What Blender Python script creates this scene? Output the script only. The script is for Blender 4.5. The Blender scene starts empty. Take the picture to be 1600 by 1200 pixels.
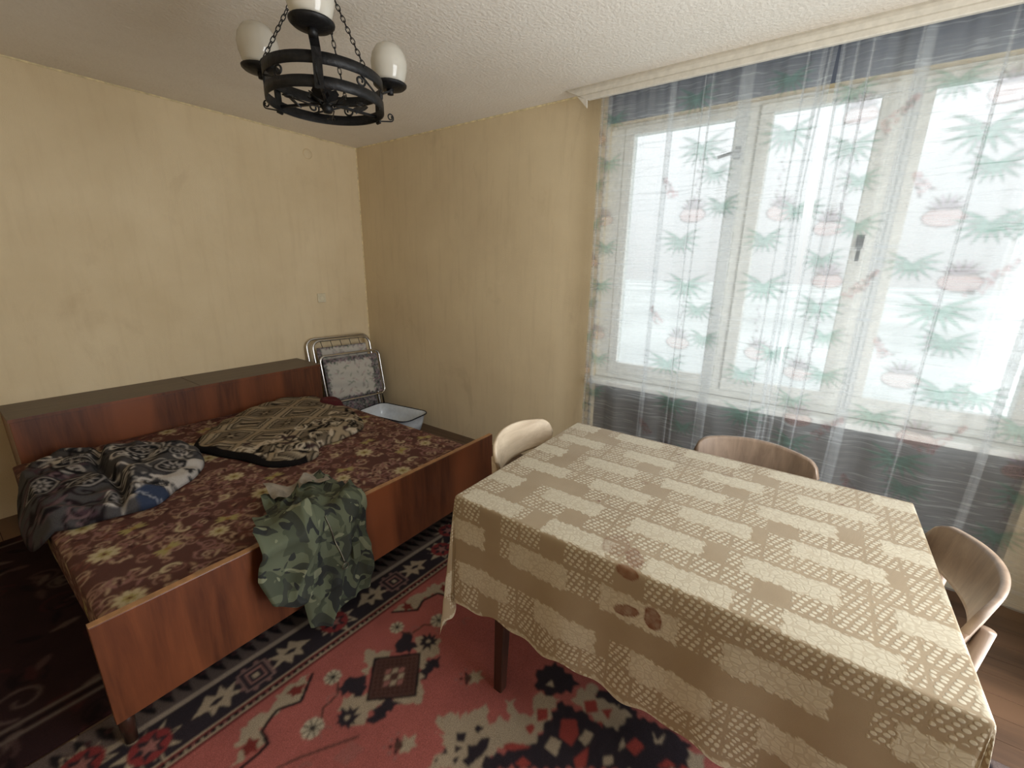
import bpy, math, random
import numpy as np
from mathutils import Vector, Matrix

# ------------------------------------------------------------------ camera, world, exposure
scene = bpy.context.scene
COL = scene.collection
R = math.radians
CAM = (-2.6734, -3.6957, 1.4721)
YAW, PITCH, ROLL = R(54.6425), R(-15.3042), R(0.9934)
F_PX = 664.586
fwd = Vector((math.cos(PITCH) * math.sin(YAW), math.cos(PITCH) * math.cos(YAW), math.sin(PITCH)))
rgt = Vector((math.cos(YAW), -math.sin(YAW), 0))
upv = rgt.cross(fwd)
rgt2 = rgt * math.cos(ROLL) + upv * math.sin(ROLL)
up2 = upv * math.cos(ROLL) - rgt * math.sin(ROLL)
cam_data = bpy.data.cameras.new('camera')
cam_data.sensor_fit = 'HORIZONTAL'
cam_data.sensor_width = 36.0
cam_data.lens = F_PX / 1600 * 36.0
cam_data.clip_start = 0.02
cam_data.clip_end = 500
cam = bpy.data.objects.new('camera', cam_data)
mw = Matrix((rgt2, up2, -fwd)).transposed().to_4x4()
mw.translation = Vector(CAM)
cam.matrix_world = mw
COL.objects.link(cam)
scene.camera = cam

scene.view_settings.view_transform = 'Standard'
scene.view_settings.look = 'None'
scene.view_settings.gamma = 1.0
scene.view_settings.use_curve_mapping = False
EXPOSURE = 0.30
SKY = 2.45
scene.view_settings.exposure = EXPOSURE
scene.cycles.use_denoising = True
scene.cycles.max_bounces = 12
scene.cycles.diffuse_bounces = 8
scene.cycles.transparent_max_bounces = 24
scene.cycles.sample_clamp_indirect = 8.0

world = bpy.data.worlds.new('overcast_sky')
scene.world = world
world.use_nodes = True
wn = world.node_tree
wn.nodes.clear()
w_out = wn.nodes.new('ShaderNodeOutputWorld')
w_bg = wn.nodes.new('ShaderNodeBackground')
w_geo = wn.nodes.new('ShaderNodeTexCoord')
w_sep = wn.nodes.new('ShaderNodeSeparateXYZ')
w_ramp = wn.nodes.new('ShaderNodeValToRGB')
wn.links.new(w_geo.outputs['Generated'], w_sep.inputs[0])
wn.links.new(w_sep.outputs['Z'], w_ramp.inputs[0])
# overcast sky: three times as bright overhead as at the horizon (CIE overcast)
w_ramp.color_ramp.elements[0].position = 0.0
w_ramp.color_ramp.elements[0].color = (0.345, 0.345, 0.345, 1)
w_ramp.color_ramp.elements[1].position = 1.0
w_ramp.color_ramp.elements[1].color = (0.95, 0.985, 1.03, 1)
wn.links.new(w_ramp.outputs[0], w_bg.inputs[0])
w_bg.inputs[1].default_value = SKY
wn.links.new(w_bg.outputs[0], w_out.inputs[0])

portal = bpy.data.lights.new('window_portal', 'AREA')
portal.shape = 'RECTANGLE'
portal.size, portal.size_y = 1.58, 2.05
portal.cycles.is_portal = True
po = bpy.data.objects.new('window_portal', portal)
po.location = (0.2, -3.545, 1.56)
po.rotation_euler = (0, R(90), 0)
COL.objects.link(po)

# made-up opening in the unseen front wall, added to brighten the room
FILL_X0, FILL_X1, FILL_H = -2.05, -0.85, 2.25
fill_portal = bpy.data.lights.new('added_opening_portal', 'AREA')
fill_portal.shape = 'RECTANGLE'
fill_portal.size, fill_portal.size_y = FILL_X1 - FILL_X0, FILL_H
fill_portal.cycles.is_portal = True
do = bpy.data.objects.new('added_opening_portal', fill_portal)
do.location = ((FILL_X0 + FILL_X1) / 2, -4.84, FILL_H / 2)
do.rotation_euler = (R(90), 0, 0)
COL.objects.link(do)

fill_light = bpy.data.lights.new('added_fill_light', 'AREA')  # lamp added in the made-up opening as extra fill
fill_light.shape = 'RECTANGLE'
fill_light.size, fill_light.size_y = FILL_X1 - FILL_X0 - 0.04, FILL_H - 0.05
fill_light.energy = 54
fill_light.color = (0.97, 0.99, 1.0)
dl = bpy.data.objects.new('added_fill_light', fill_light)
dl.location = ((FILL_X0 + FILL_X1) / 2, -4.80, FILL_H / 2)
dl.rotation_euler = (R(90), 0, 0)
COL.objects.link(dl)

# ------------------------------------------------------------------ helpers
rng = np.random.default_rng(7)
random.seed(7)


def lin(c, a=1.0):
    f = lambda v: (v / 255) / 12.92 if v <= 10.3 else (((v / 255) + 0.055) / 1.055) ** 2.4
    return (f(c[0]), f(c[1]), f(c[2]), a)


def lin3(c):
    return np.array(lin(c)[:3])


def link(o, parent=None):
    COL.objects.link(o)
    if parent is not None:
        o.parent = parent
    return o


def empty(name, loc=(0, 0, 0), rz=0.0):
    o = bpy.data.objects.new(name, None)
    o.location = loc
    o.rotation_euler = (0, 0, rz)
    o.empty_display_size = 0.1
    return link(o)


def tag(o, label, cat, group=None):
    o['label'] = label
    o['category'] = cat
    if group:
        o['group'] = group
    return o


def struct(o):
    o['kind'] = 'structure'
    return o


def mesh_np(name, V, F, mat, parent=None, smooth=True, col=None, uv=None):
    """V (n,3) F (m,3|4) numpy -> object; col (n,3) linear colours per vertex; uv (n,2) per vertex"""
    V = np.asarray(V, np.float32)
    F = np.asarray(F, np.int32)
    me = bpy.data.meshes.new(name)
    k = F.shape[1]
    me.vertices.add(len(V))
    me.vertices.foreach_set('co', V.ravel())
    me.loops.add(F.size)
    me.loops.foreach_set('vertex_index', F.ravel())
    me.polygons.add(len(F))
    me.polygons.foreach_set('loop_start', np.arange(0, F.size, k, dtype=np.int32))
    me.update(calc_edges=True)
    if smooth:
        me.polygons.foreach_set('use_smooth', np.ones(len(F), bool))
    if col is not None:
        at = me.color_attributes.new('Col', 'FLOAT_COLOR', 'POINT')
        c4 = np.ones((len(V), 4), np.float32)
        c4[:, :3] = col
        at.data.foreach_set('color', c4.ravel())
    if uv is not None:
        ul = me.uv_layers.new(name='UVMap')
        ul.data.foreach_set('uv', np.asarray(uv, np.float32)[F.ravel()].ravel())
    me.materials.append(mat)
    me.validate()
    return link(bpy.data.objects.new(name, me), parent)


def grid(name, P, mat, parent=None, col=None, uv=None, smooth=True, closed=False):
    """P (nv,nu,3)"""
    nv, nu = P.shape[:2]
    idx = np.arange(nv * nu).reshape(nv, nu)
    if closed:
        n = np.roll(idx, -1, axis=1)
        F = np.stack([idx[:-1], n[:-1], n[1:], idx[1:]], -1).reshape(-1, 4)
    else:
        F = np.stack([idx[:-1, :-1], idx[:-1, 1:], idx[1:, 1:], idx[1:, :-1]], -1).reshape(-1, 4)
    return mesh_np(name, P.reshape(-1, 3), F, mat, parent, smooth,
                   None if col is None else col.reshape(-1, 3), None if uv is None else uv.reshape(-1, 2))


class MB:
    """collects polygons for one mesh"""

    def __init__(s):
        s.v, s.f = [], []

    def add(s, vs, fs):
        o = len(s.v)
        s.v += [tuple(map(float, p)) for p in vs]
        s.f += [tuple(i + o for i in q) for q in fs]
        return s

    def box(s, lo, hi, m=None):
        x0, y0, z0 = lo
        x1, y1, z1 = hi
        vs = [(x0, y0, z0), (x1, y0, z0), (x1, y1, z0), (x0, y1, z0), (x0, y0, z1), (x1, y0, z1), (x1, y1, z1), (x0, y1, z1)]
        if m is not None:
            vs = [m @ Vector(p) for p in vs]
        return s.add(vs, [(0, 3, 2, 1), (4, 5, 6, 7), (0, 1, 5, 4), (1, 2, 6, 5), (2, 3, 7, 6), (3, 0, 4, 7)])

    def tube(s, pts, r, n=10, closed=False):
        pts = [Vector(p) for p in pts]
        m = len(pts)
        rs = r if isinstance(r, (list, tuple)) else [r] * m
        rings = []
        T0 = None
        for i, p in enumerate(pts):
            a = pts[i - 1] if (i > 0 or closed) else pts[i]
            b = pts[(i + 1) % m] if (i < m - 1 or closed) else pts[i]
            t = (b - a).normalized()
            if T0 is None:
                ref = Vector((0, 0, 1)) if abs(t.z) < 0.9 else Vector((1, 0, 0))
                nrm = t.cross(ref).normalized()
            else:
                nrm = (nrm - t * nrm.dot(t))
                nrm = nrm.normalized() if nrm.length > 1e-6 else t.orthogonal().normalized()
            T0 = t
            bn = t.cross(nrm)
            rings.append([p + (nrm * math.cos(2 * math.pi * k / n) + bn * math.sin(2 * math.pi * k / n)) * rs[i] for k in range(n)])
        vs = [q for rg in rings for q in rg]
        fs = []
        for i in range(m if closed else m - 1):
            j = (i + 1) % m
            for k in range(n):
                l = (k + 1) % n
                fs.append((i * n + k, i * n + l, j * n + l, j * n + k))
        if not closed:
            fs.append(tuple(range(n - 1, -1, -1)))
            fs.append(tuple((m - 1) * n + k for k in range(n)))
        return s.add(vs, fs)

    def lathe(s, prof, n=24, origin=(0, 0, 0)):
        o = Vector(origin)
        vs, fs = [], []
        for (r, z) in prof:
            for k in range(n):
                a = 2 * math.pi * k / n
                vs.append(o + Vector((r * math.cos(a), r * math.sin(a), z)))
        for i in range(len(prof) - 1):
            for k in range(n):
                l = (k + 1) % n
                fs.append((i * n + k, i * n + l, (i + 1) * n + l, (i + 1) * n + k))
        return s.add(vs, fs)

    def build(s, name, mat, parent=None, smooth=False, bevel=0.0, seg=2):
        me = bpy.data.meshes.new(name)
        me.from_pydata(s.v, [], s.f)
        me.materials.append(mat)
        if smooth:
            for p in me.polygons:
                p.use_smooth = True
        me.update()
        o = link(bpy.data.objects.new(name, me), parent)
        if bevel:
            b = o.modifiers.new('bevel', 'BEVEL')
            b.width = bevel
            b.segments = seg
            b.limit_method = 'ANGLE'
            b.angle_limit = R(40)
        return o


def vnoise(x, y, seed=0):
    x = np.asarray(x, float)
    y = np.asarray(y, float)
    xi, yi = np.floor(x).astype(np.int64), np.floor(y).astype(np.int64)
    xf, yf = x - xi, y - yi

    def h(a, b):
        n = (a * 374761393 + b * 668265263 + seed * 974711) & 0x7fffffff
        n = (n ^ (n >> 13)) * 1274126177 & 0x7fffffff
        return ((n ^ (n >> 16)) & 0xffff) / 65535.0
    u, v = xf * xf * (3 - 2 * xf), yf * yf * (3 - 2 * yf)
    return (h(xi, yi) * (1 - u) + h(xi + 1, yi) * u) * (1 - v) + (h(xi, yi + 1) * (1 - u) + h(xi + 1, yi + 1) * u) * v


def fbm(x, y, seed=0, oct=3):
    t, a, s = 0, 0.5, 0
    for i in range(oct):
        t = t + a * vnoise(x * 2 ** i, y * 2 ** i, seed + i)
        s += a
        a *= 0.5
    return t / s


class Canvas:
    """a dye pattern worked out in numpy (metres), later read into a mesh colour attribute"""

    def __init__(s, x0, y0, w, h, res, bg):
        s.x0, s.y0, s.res = x0, y0, res
        s.nx, s.ny = int(w / res) + 1, int(h / res) + 1
        s.a = np.empty((s.ny, s.nx, 3), np.float32)
        s.a[:] = lin3(bg) if len(bg) == 3 else bg

    def _bb(s, x0, x1, y0, y1):
        i0, i1 = max(0, int((x0 - s.x0) / s.res) - 1), min(s.nx, int((x1 - s.x0) / s.res) + 2)
        j0, j1 = max(0, int((y0 - s.y0) / s.res) - 1), min(s.ny, int((y1 - s.y0) / s.res) + 2)
        if i0 >= i1 or j0 >= j1:
            return None
        X = s.x0 + np.arange(i0, i1) * s.res
        Y = s.y0 + np.arange(j0, j1) * s.res
        return (slice(j0, j1), slice(i0, i1)), X[None, :], Y[:, None]

    def poly(s, pts, c, mix=1.0):
        p = np.array(pts, float)
        bb = s._bb(p[:, 0].min(), p[:, 0].max(), p[:, 1].min(), p[:, 1].max())
        if bb is None:
            return
        sl, X, Y = bb
        ins = np.zeros((Y.shape[0], X.shape[1]), bool)
        n = len(p)
        for i in range(n):
            xa, ya = p[i]
            xb, yb = p[(i + 1) % n]
            if ya == yb:
                continue
            cond = (ya > Y) != (yb > Y)
            ins ^= cond & (X < (xb - xa) * (Y - ya) / (yb - ya) + xa)
        v = s.a[sl]
        v[ins] = v[ins] * (1 - mix) + lin3(c) * mix

    def disc(s, x, y, r, c, ry=None, ang=0.0, mix=1.0):
        ry = ry or r
        m = max(r, ry)
        bb = s._bb(x - m, x + m, y - m, y + m)
        if bb is None:
            return
        sl, X, Y = bb
        ca, sa = math.cos(ang), math.sin(ang)
        U, W = (X - x) * ca + (Y - y) * sa, -(X - x) * sa + (Y - y) * ca
        ins = (U / r) ** 2 + (W / ry) ** 2 < 1
        v = s.a[sl]
        v[ins] = v[ins] * (1 - mix) + lin3(c) * mix

    def stroke(s, pts, w, c, mix=1.0):
        for (xa, ya), (xb, yb) in zip(pts[:-1], pts[1:]):
            bb = s._bb(min(xa, xb) - w, max(xa, xb) + w, min(ya, yb) - w, max(ya, yb) + w)
            if bb is None:
                continue
            sl, X, Y = bb
            dx, dy = xb - xa, yb - ya
            t = np.clip(((X - xa) * dx + (Y - ya) * dy) / (dx * dx + dy * dy + 1e-12), 0, 1)
            ins = (X - xa - t * dx) ** 2 + (Y - ya - t * dy) ** 2 < (w / 2) ** 2
            v = s.a[sl]
            v[ins] = v[ins] * (1 - mix) + lin3(c) * mix

    def leaf(s, x, y, L, w, ang, c, mix=1.0):
        t = np.linspace(0, 1, 9)
        wv = w * np.sin(np.pi * t ** 0.8)
        ca, sa = math.cos(ang), math.sin(ang)
        up = [(x + L * a * ca - b * sa, y + L * a * sa + b * ca) for a, b in zip(t, wv)]
        dn = [(x + L * a * ca + b * sa, y + L * a * sa - b * ca) for a, b in zip(t, wv)]
        s.poly(up + dn[::-1], c, mix)

    def spiral(s, x, y, r0, turns, a0, w, c, sgn=1):
        n = 22
        s.stroke([(x + r0 * (1 - 0.85 * i / n) * math.cos(a0 + sgn * turns * 6.283 * i / n),
                   y + r0 * (1 - 0.85 * i / n) * math.sin(a0 + sgn * turns * 6.283 * i / n)) for i in range(n + 1)], w, c)

    def star(s, x, y, r, n, inner, c, a0=0.0):
        s.poly([(x + (r if k % 2 == 0 else r * inner) * math.cos(a0 + math.pi * k / n),
                 y + (r if k % 2 == 0 else r * inner) * math.sin(a0 + math.pi * k / n)) for k in range(2 * n)], c)

    def rosette(s, x, y, r, n, c, cc, a0=0.0):
        for k in range(n):
            a = a0 + 2 * math.pi * k / n
            s.disc(x + 0.6 * r * math.cos(a), y + 0.6 * r * math.sin(a), r * 0.42, c, r * 0.24, a)
        s.disc(x, y, r * 0.28, cc)

    def blur(s):
        a = s.a
        b = a.copy()
        b[1:-1] = (a[:-2] + 2 * a[1:-1] + a[2:]) / 4
        a = b.copy()
        a[:, 1:-1] = (b[:, :-2] + 2 * b[:, 1:-1] + b[:, 2:]) / 4
        s.a = a

    def sample(s, x, y, tile=False):
        fx, fy = (x - s.x0) / s.res, (y - s.y0) / s.res
        if tile:
            fx, fy = np.mod(fx, s.nx - 1), np.mod(fy, s.ny - 1)
        fx, fy = np.clip(fx, 0, s.nx - 1.001), np.clip(fy, 0, s.ny - 1.001)
        i, j = fx.astype(int), fy.astype(int)
        u, v = (fx - i)[..., None], (fy - j)[..., None]
        A = s.a
        return (A[j, i] * (1 - u) + A[j, i + 1] * u) * (1 - v) + (A[j + 1, i] * (1 - u) + A[j + 1, i + 1] * u) * v


# ------------------------------------------------------------------ materials
class NT:
    def __init__(s, name):
        s.m = bpy.data.materials.new(name)
        s.m.use_nodes = True
        s.t = s.m.node_tree
        s.t.nodes.clear()
        s.out = s.n('ShaderNodeOutputMaterial')

    def n(s, typ, **kw):
        nd = s.t.nodes.new(typ)
        for k, v in kw.items():
            setattr(nd, k, v)
        return nd

    def l(s, a, b):
        s.t.links.new(a, b)

    def coords(s, kind='Object', scale=(1, 1, 1), rot=(0, 0, 0)):
        tc = s.n('ShaderNodeTexCoord')
        mp = s.n('ShaderNodeMapping')
        mp.inputs['Scale'].default_value = scale
        mp.inputs['Rotation'].default_value = rot
        s.l(tc.outputs[kind], mp.inputs['Vector'])
        return mp.outputs[0]

    def noise(s, vec, scale, detail=3, rough=0.55, dist=0.0):
        nd = s.n('ShaderNodeTexNoise')
        nd.inputs['Scale'].default_value = scale
        nd.inputs['Detail'].default_value = detail
        nd.inputs['Roughness'].default_value = rough
        nd.inputs['Distortion'].default_value = dist
        if vec is not None:
            s.l(vec, nd.inputs['Vector'])
        return nd.outputs['Fac']

    def ramp(s, fac, stops, interp='LINEAR'):
        r = s.n('ShaderNodeValToRGB')
        r.color_ramp.interpolation = interp
        e = r.color_ramp.elements
        while len(e) < len(stops):
            e.new(0.5)
        for el, (p, c) in zip(e, stops):
            el.position = p
            el.color = c
        s.l(fac, r.inputs[0])
        return r.outputs[0]

    def mix(s, fac, a, b, typ='MIX'):
        m = s.n('ShaderNodeMix', data_type='RGBA', blend_type=typ)
        for sock, v in ((m.inputs[0], fac), (m.inputs[6], a), (m.inputs[7], b)):
            if hasattr(v, 'is_output'):
                s.l(v, sock)
            else:
                sock.default_value = v
        return m.outputs[2]

    def math(s, op, a, b=0.0):
        m = s.n('ShaderNodeMath', operation=op)
        for sock, v in ((m.inputs[0], a), (m.inputs[1], b)):
            if hasattr(v, 'is_output'):
                s.l(v, sock)
            else:
                sock.default_value = v
        return m.outputs[0]

    def bump(s, h, strength=0.3, dist=0.01, nrm=None):
        b = s.n('ShaderNodeBump')
        b.inputs['Strength'].default_value = strength
        b.inputs['Distance'].default_value = dist
        s.l(h, b.inputs['Height'])
        if nrm is not None:
            s.l(nrm, b.inputs['Normal'])
        return b.outputs[0]

    def bsdf(s, color, rough=0.6, metal=0.0, spec=0.5, normal=None, sheen=0.0, coat=0.0):
        p = s.n('ShaderNodeBsdfPrincipled')
        for key, v in (('Base Color', color), ('Roughness', rough)):
            if hasattr(v, 'is_output'):
                s.l(v, p.inputs[key])
            else:
                p.inputs[key].default_value = v
        p.inputs['Metallic'].default_value = metal
        p.inputs['Specular IOR Level'].default_value = spec
        p.inputs['Sheen Weight'].default_value = sheen
        p.inputs['Coat Weight'].default_value = coat
        p.inputs['Coat Roughness'].default_value = 0.2
        if normal is not None:
            s.l(normal, p.inputs['Normal'])
        return p.outputs[0]

    def done(s, shader):
        s.l(shader, s.out.inputs[0])
        return s.m


def m_plain(name, c, rough=0.5, metal=0.0, spec=0.5, var=0.12, scale=30, bump=0.0):
    t = NT(name)
    v = t.coords()
    f = t.noise(v, scale, 3)
    c1 = lin([x * (1 - var) for x in c])
    c2 = lin([min(255, x * (1 + var)) for x in c])
    nrm = t.bump(f, bump, 0.004) if bump else None
    return t.done(t.bsdf(t.ramp(f, [(0.3, c1), (0.7, c2)]), rough, metal, spec, nrm))


def m_plaster(name, c_lo, c_hi, stain, grain=260, bump=0.5, blot=0.5, depth=0.004):
    t = NT(name)
    v = t.coords()
    big = t.noise(v, 1.3, 5, 0.6)
    base = t.ramp(big, [(0.3, lin(c_lo)), (0.7, lin(c_hi))])
    st = t.noise(t.coords(scale=(1, 1, 0.6)), 2.7, 6, 0.65, 0.6)
    sm = t.ramp(st, [(0.60, (0, 0, 0, 1)), (0.80, (blot, blot, blot, 1))])
    base = t.mix(sm, base, lin(stain))
    streak = t.noise(t.coords(scale=(18, 18, 2)), 1.0, 4, 0.6)
    base = t.mix(t.ramp(streak, [(0.5, (0, 0, 0, 1)), (0.85, (0.2, 0.2, 0.2, 1))]), base, lin(stain))
    g = t.noise(t.coords(scale=(1, 1, 0.7)), grain, 2, 0.5)
    return t.done(t.bsdf(base, 0.85, 0, 0.25, t.bump(g, bump, depth)))


def m_wood(name, dark, light, axis='Z', rough=0.28, stretch=14, coat=0.35, bands=True):
    t = NT(name)
    sc = {'X': (1, stretch, stretch), 'Y': (stretch, 1, stretch), 'Z': (stretch, stretch, 1)}[axis]
    v = t.coords(scale=sc)
    g = t.noise(v, 3.2, 6, 0.6, 0.4)
    col = t.ramp(g, [(0.3, lin(dark)), (0.7, lin(light))])
    if bands:
        sb = {'X': (0.2, 1, 1), 'Y': (1, 0.2, 1), 'Z': (1, 1, 0.12)}[axis]
        b = t.noise(t.coords(scale=sb), 3.6, 2, 0.5)
        col = t.mix(t.ramp(b, [(0.48, (0, 0, 0, 1)), (0.66, (0.9, 0.9, 0.9, 1))]), col, lin([min(255, k * 1.22) for k in light]))
    fine = t.noise(t.coords(scale=tuple(k * 6 for k in sc)), 6, 2)
    return t.done(t.bsdf(col, rough, 0, 0.5, t.bump(fine, 0.08, 0.002), coat=coat))


def m_cloth(name, rough=0.95, weave=900, bump=0.25, tint=None, sheen=0.0, noise=0.25):
    """cloth dyed by the mesh's colour attribute"""
    t = NT(name)
    a = t.n('ShaderNodeVertexColor', layer_name='Col')
    v = t.coords()
    f = t.noise(v, 420, 2)
    col = t.mix(1.0, a.outputs[0], t.ramp(f, [(0.25, (1 - noise,) * 3 + (1,)), (0.75, (1 + noise * 0.3,) * 3 + (1,))]), 'MULTIPLY')
    w = t.noise(v, weave, 2)
    return t.done(t.bsdf(col, rough, 0, 0.15, t.bump(w, bump, 0.003), sheen=sheen))


M = {}
M['wall'] = m_plaster('yellow_wall_paint', (212, 194, 160), (226, 210, 178), (172, 148, 114), 240, 0.35, 0.35)
M['wall_cool'] = m_plaster('beige_wall_paint', (204, 187, 155), (217, 201, 168), (154, 134, 104), 200, 0.45, 0.35)
M['ceiling'] = m_plaster('stucco_white', (222, 215, 204), (232, 227, 218), (204, 193, 180), 60, 0.9, 0.25, 0.004)
M['cream'] = m_plain('cream_paint', (214, 200, 160), 0.6)
M['white_paint'] = m_plain('white_gloss_paint', (222, 224, 220), 0.35, var=0.04)
M['polystyrene'] = m_plain('white_moulding', (205, 200, 188), 0.6, var=0.04)
M['board'] = m_wood('brown_floor_paint', (64, 48, 38), (88, 66, 50), 'Y', 0.45, 10, 0.2)
M['veneer'] = m_wood('walnut_veneer', (72, 38, 23), (106, 60, 36), 'Z', 0.36, 10, 0.25)
M['veneer_top'] = m_wood('dull_veneer_top', (78, 66, 56), (94, 80, 68), 'X', 0.5, 10, 0.1, False)
M['veneer_edge'] = m_plain('veneer_edge', (150, 110, 74), 0.45)
M['dark_wood'] = m_wood('dark_leg_wood', (38, 22, 16), (60, 36, 26), 'Z', 0.35, 8, 0.2, False)
M['chair_wood'] = m_wood('bleached_chair_wood', (182, 164, 140), (212, 196, 172), 'X', 0.5, 9, 0.1, False)
M['chair_wood_brown'] = m_wood('worn_brown_chair_wood', (112, 94, 80), (146, 126, 108), 'Z', 0.42, 9, 0.2, False)
M['iron'] = m_plain('black_wrought_iron', (26, 26, 27), 0.5, 0.5, 0.5, 0.3, 60, 0.5)
M['chrome'] = m_plain('chrome_tube', (200, 200, 200), 0.18, 1.0, 0.5, 0.03)
M['socket'] = m_plain('socket_plastic', (214, 206, 180), 0.4, var=0.03)
M['socket_dark'] = m_plain('socket_holes', (40, 32, 26), 0.5)
M['enamel'] = m_plain('pale_blue_enamel', (205, 214, 224), 0.2, var=0.03)
M['enamel_rim'] = m_plain('dark_enamel_rim', (28, 34, 50), 0.25, var=0.05)
M['dark_ticking'] = m_plain('dark_base_cloth', (48, 34, 30), 0.9)
M['dust_red'] = m_plain('dark_red_wool', (70, 14, 20), 0.95, bump=0.4, scale=90)
M['grey_lining'] = m_plain('grey_lining_cloth', (126, 117, 104), 0.9)
M['brass'] = m_plain('zip_metal', (120, 116, 104), 0.35, 0.9)
M['outdoor'] = m_plain('pale_ground_outside', (186, 188, 184), 0.9, var=0.1, scale=0.05)
M['shade_below_sill'] = m_plaster('under_sill_shade_grey', (66, 63, 60), (84, 79, 74), (50, 46, 42), 120, 0.5, 0.5)  # dark grey stands in for the shade below the sill
M['shade_above_window'] = m_plaster('lintel_shade_blue_grey', (92, 98, 112), (104, 110, 124), (80, 84, 94), 120, 0.2, 0.3)  # blue-grey stands in for the shade on the wall above the window
M['concrete'] = m_plain('outer_render', (170, 166, 158), 0.9)


def m_glass():
    t = NT('window_glass')
    tr = t.n('ShaderNodeBsdfTransparent')
    tr.inputs[0].default_value = (0.93, 0.95, 0.95, 1)
    gl = t.n('ShaderNodeBsdfGlossy')
    gl.inputs['Roughness'].default_value = 0.02
    mx = t.n('ShaderNodeMixShader')
    mx.inputs[0].default_value = 0.06
    t.l(tr.outputs[0], mx.inputs[1])
    t.l(gl.outputs[0], mx.inputs[2])
    return t.done(mx.outputs[0])


M['glass'] = m_glass()


def m_opal():
    t = NT('opal_glass')
    f = t.noise(t.coords(), 8, 2)
    p = t.n('ShaderNodeBsdfPrincipled')
    p.inputs['Base Color'].default_value = lin((232, 228, 216))
    p.inputs['Roughness'].default_value = 0.12
    p.inputs['Coat Weight'].default_value = 0.5
    t.l(t.ramp(f, [(0.3, lin((204, 200, 188))), (0.7, lin((216, 212, 202)))]), p.inputs['Base Color'])
    tl = t.n('ShaderNodeBsdfTranslucent')
    tl.inputs[0].default_value = lin((230, 226, 214))
    mx = t.n('ShaderNodeMixShader')
    mx.inputs[0].default_value = 0.35
    t.l(p.outputs[0], mx.inputs[1])
    t.l(tl.outputs[0], mx.inputs[2])
    return t.done(mx.outputs[0])


M['opal'] = m_opal()


def m_sheer():
    """thin printed net curtain: part of the light goes straight through, the threads scatter the rest"""
    t = NT('printed_sheer_net')
    a = t.n('ShaderNodeVertexColor', layer_name='Col')
    crinkle = t.noise(t.coords('UV', (4.2, 74, 1)), 1.0, 3, 0.55, 0.9)
    thread = t.noise(t.coords('UV', (5, 240, 1)), 1.0, 2)
    c2 = t.ramp(crinkle, [(0.42, (0.27,) * 3 + (1,)), (0.57, (0.32,) * 3 + (1,)), (0.66, (0.55,) * 3 + (1,))])
    op = t.math('ADD', c2, t.math('MULTIPLY', thread, 0.06))
    sep = t.n('ShaderNodeSeparateColor')
    t.l(a.outputs[0], sep.inputs[0])
    pr = t.math('MULTIPLY', t.math('SUBTRACT', 0.78, sep.outputs[0]), 0.55)
    op = t.math('MINIMUM', t.math('ADD', op, pr), 0.92)
    df = t.n('ShaderNodeBsdfDiffuse')
    tl = t.n('ShaderNodeBsdfTranslucent')
    t.l(a.outputs[0], df.inputs[0])
    t.l(a.outputs[0], tl.inputs[0])
    mx = t.n('ShaderNodeMixShader')
    mx.inputs[0].default_value = 0.75
    t.l(df.outputs[0], mx.inputs[1])
    t.l(tl.outputs[0], mx.inputs[2])
    tr = t.n('ShaderNodeBsdfTransparent')
    m2 = t.n('ShaderNodeMixShader')
    t.l(op, m2.inputs[0])
    t.l(tr.outputs[0], m2.inputs[1])
    t.l(mx.outputs[0], m2.inputs[2])
    return t.done(m2.outputs[0])


M['sheer'] = m_sheer()


def m_tablecloth():
    """woven damask cloth; attribute: R lace bars, G dotted patches, B stains"""
    t = NT('damask_tablecloth')
    a = t.n('ShaderNodeVertexColor', layer_name='Col')
    sep = t.n('ShaderNodeSeparateColor')
    t.l(a.outputs[0], sep.inputs[0])
    lace, dots, stain = sep.outputs[0], sep.outputs[1], sep.outputs[2]
    ground = t.ramp(t.noise(t.coords('UV'), 5, 3), [(0.3, lin((152, 133, 105))), (0.7, lin((164, 146, 118)))])
    motif = lin((202, 193, 170))
    # lace: loops inside the bars
    vo = t.n('ShaderNodeTexVoronoi', feature='DISTANCE_TO_EDGE')
    vo.inputs['Scale'].default_value = 70
    vo.inputs['Randomness'].default_value = 0.75
    t.l(t.coords('UV', (1, 0.8, 1)), vo.inputs['Vector'])
    loop = t.ramp(vo.outputs['Distance'], [(0.04, (0.62, 0.62, 0.62, 1)), (0.14, (1, 1, 1, 1)), (0.30, (0.9, 0.9, 0.9, 1)), (0.42, (0.66, 0.66, 0.66, 1))])
    lm = t.math('MULTIPLY', lace, loop)
    # dots: round drops in a regular lattice
    dv = t.n('ShaderNodeTexVoronoi', feature='F1')
    dv.inputs['Scale'].default_value = 78
    dv.inputs['Randomness'].default_value = 0.22
    t.l(t.coords('UV', (1, 0.8, 1), (0, 0, 0.35)), dv.inputs['Vector'])
    dd = t.ramp(dv.outputs['Distance'], [(0.30, (1, 1, 1, 1)), (0.42, (0, 0, 0, 1))])
    dm = t.math('MULTIPLY', dots, dd)
    fac = t.math('MAXIMUM', lm, dm)
    col = t.mix(fac, ground, motif)
    col = t.mix(stain, col, lin((112, 62, 26)))
    weave = t.noise(t.coords('UV', (1, 1, 1)), 900, 2)
    h = t.math('ADD', t.math('MULTIPLY', fac, 0.6), t.math('MULTIPLY', weave, 0.3))
    nrm = t.bump(h, 0.5, 0.003)
    b = t.bsdf(col, 0.55, 0, 0.35, nrm, sheen=0.2)
    tl = t.n('ShaderNodeBsdfTranslucent')
    t.l(col, tl.inputs[0])
    mx = t.n('ShaderNodeMixShader')
    mx.inputs[0].default_value = 0.22
    t.l(b, mx.inputs[1])
    t.l(tl.outputs[0], mx.inputs[2])
    return t.done(mx.outputs[0])


M['tablecloth'] = m_tablecloth()


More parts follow.
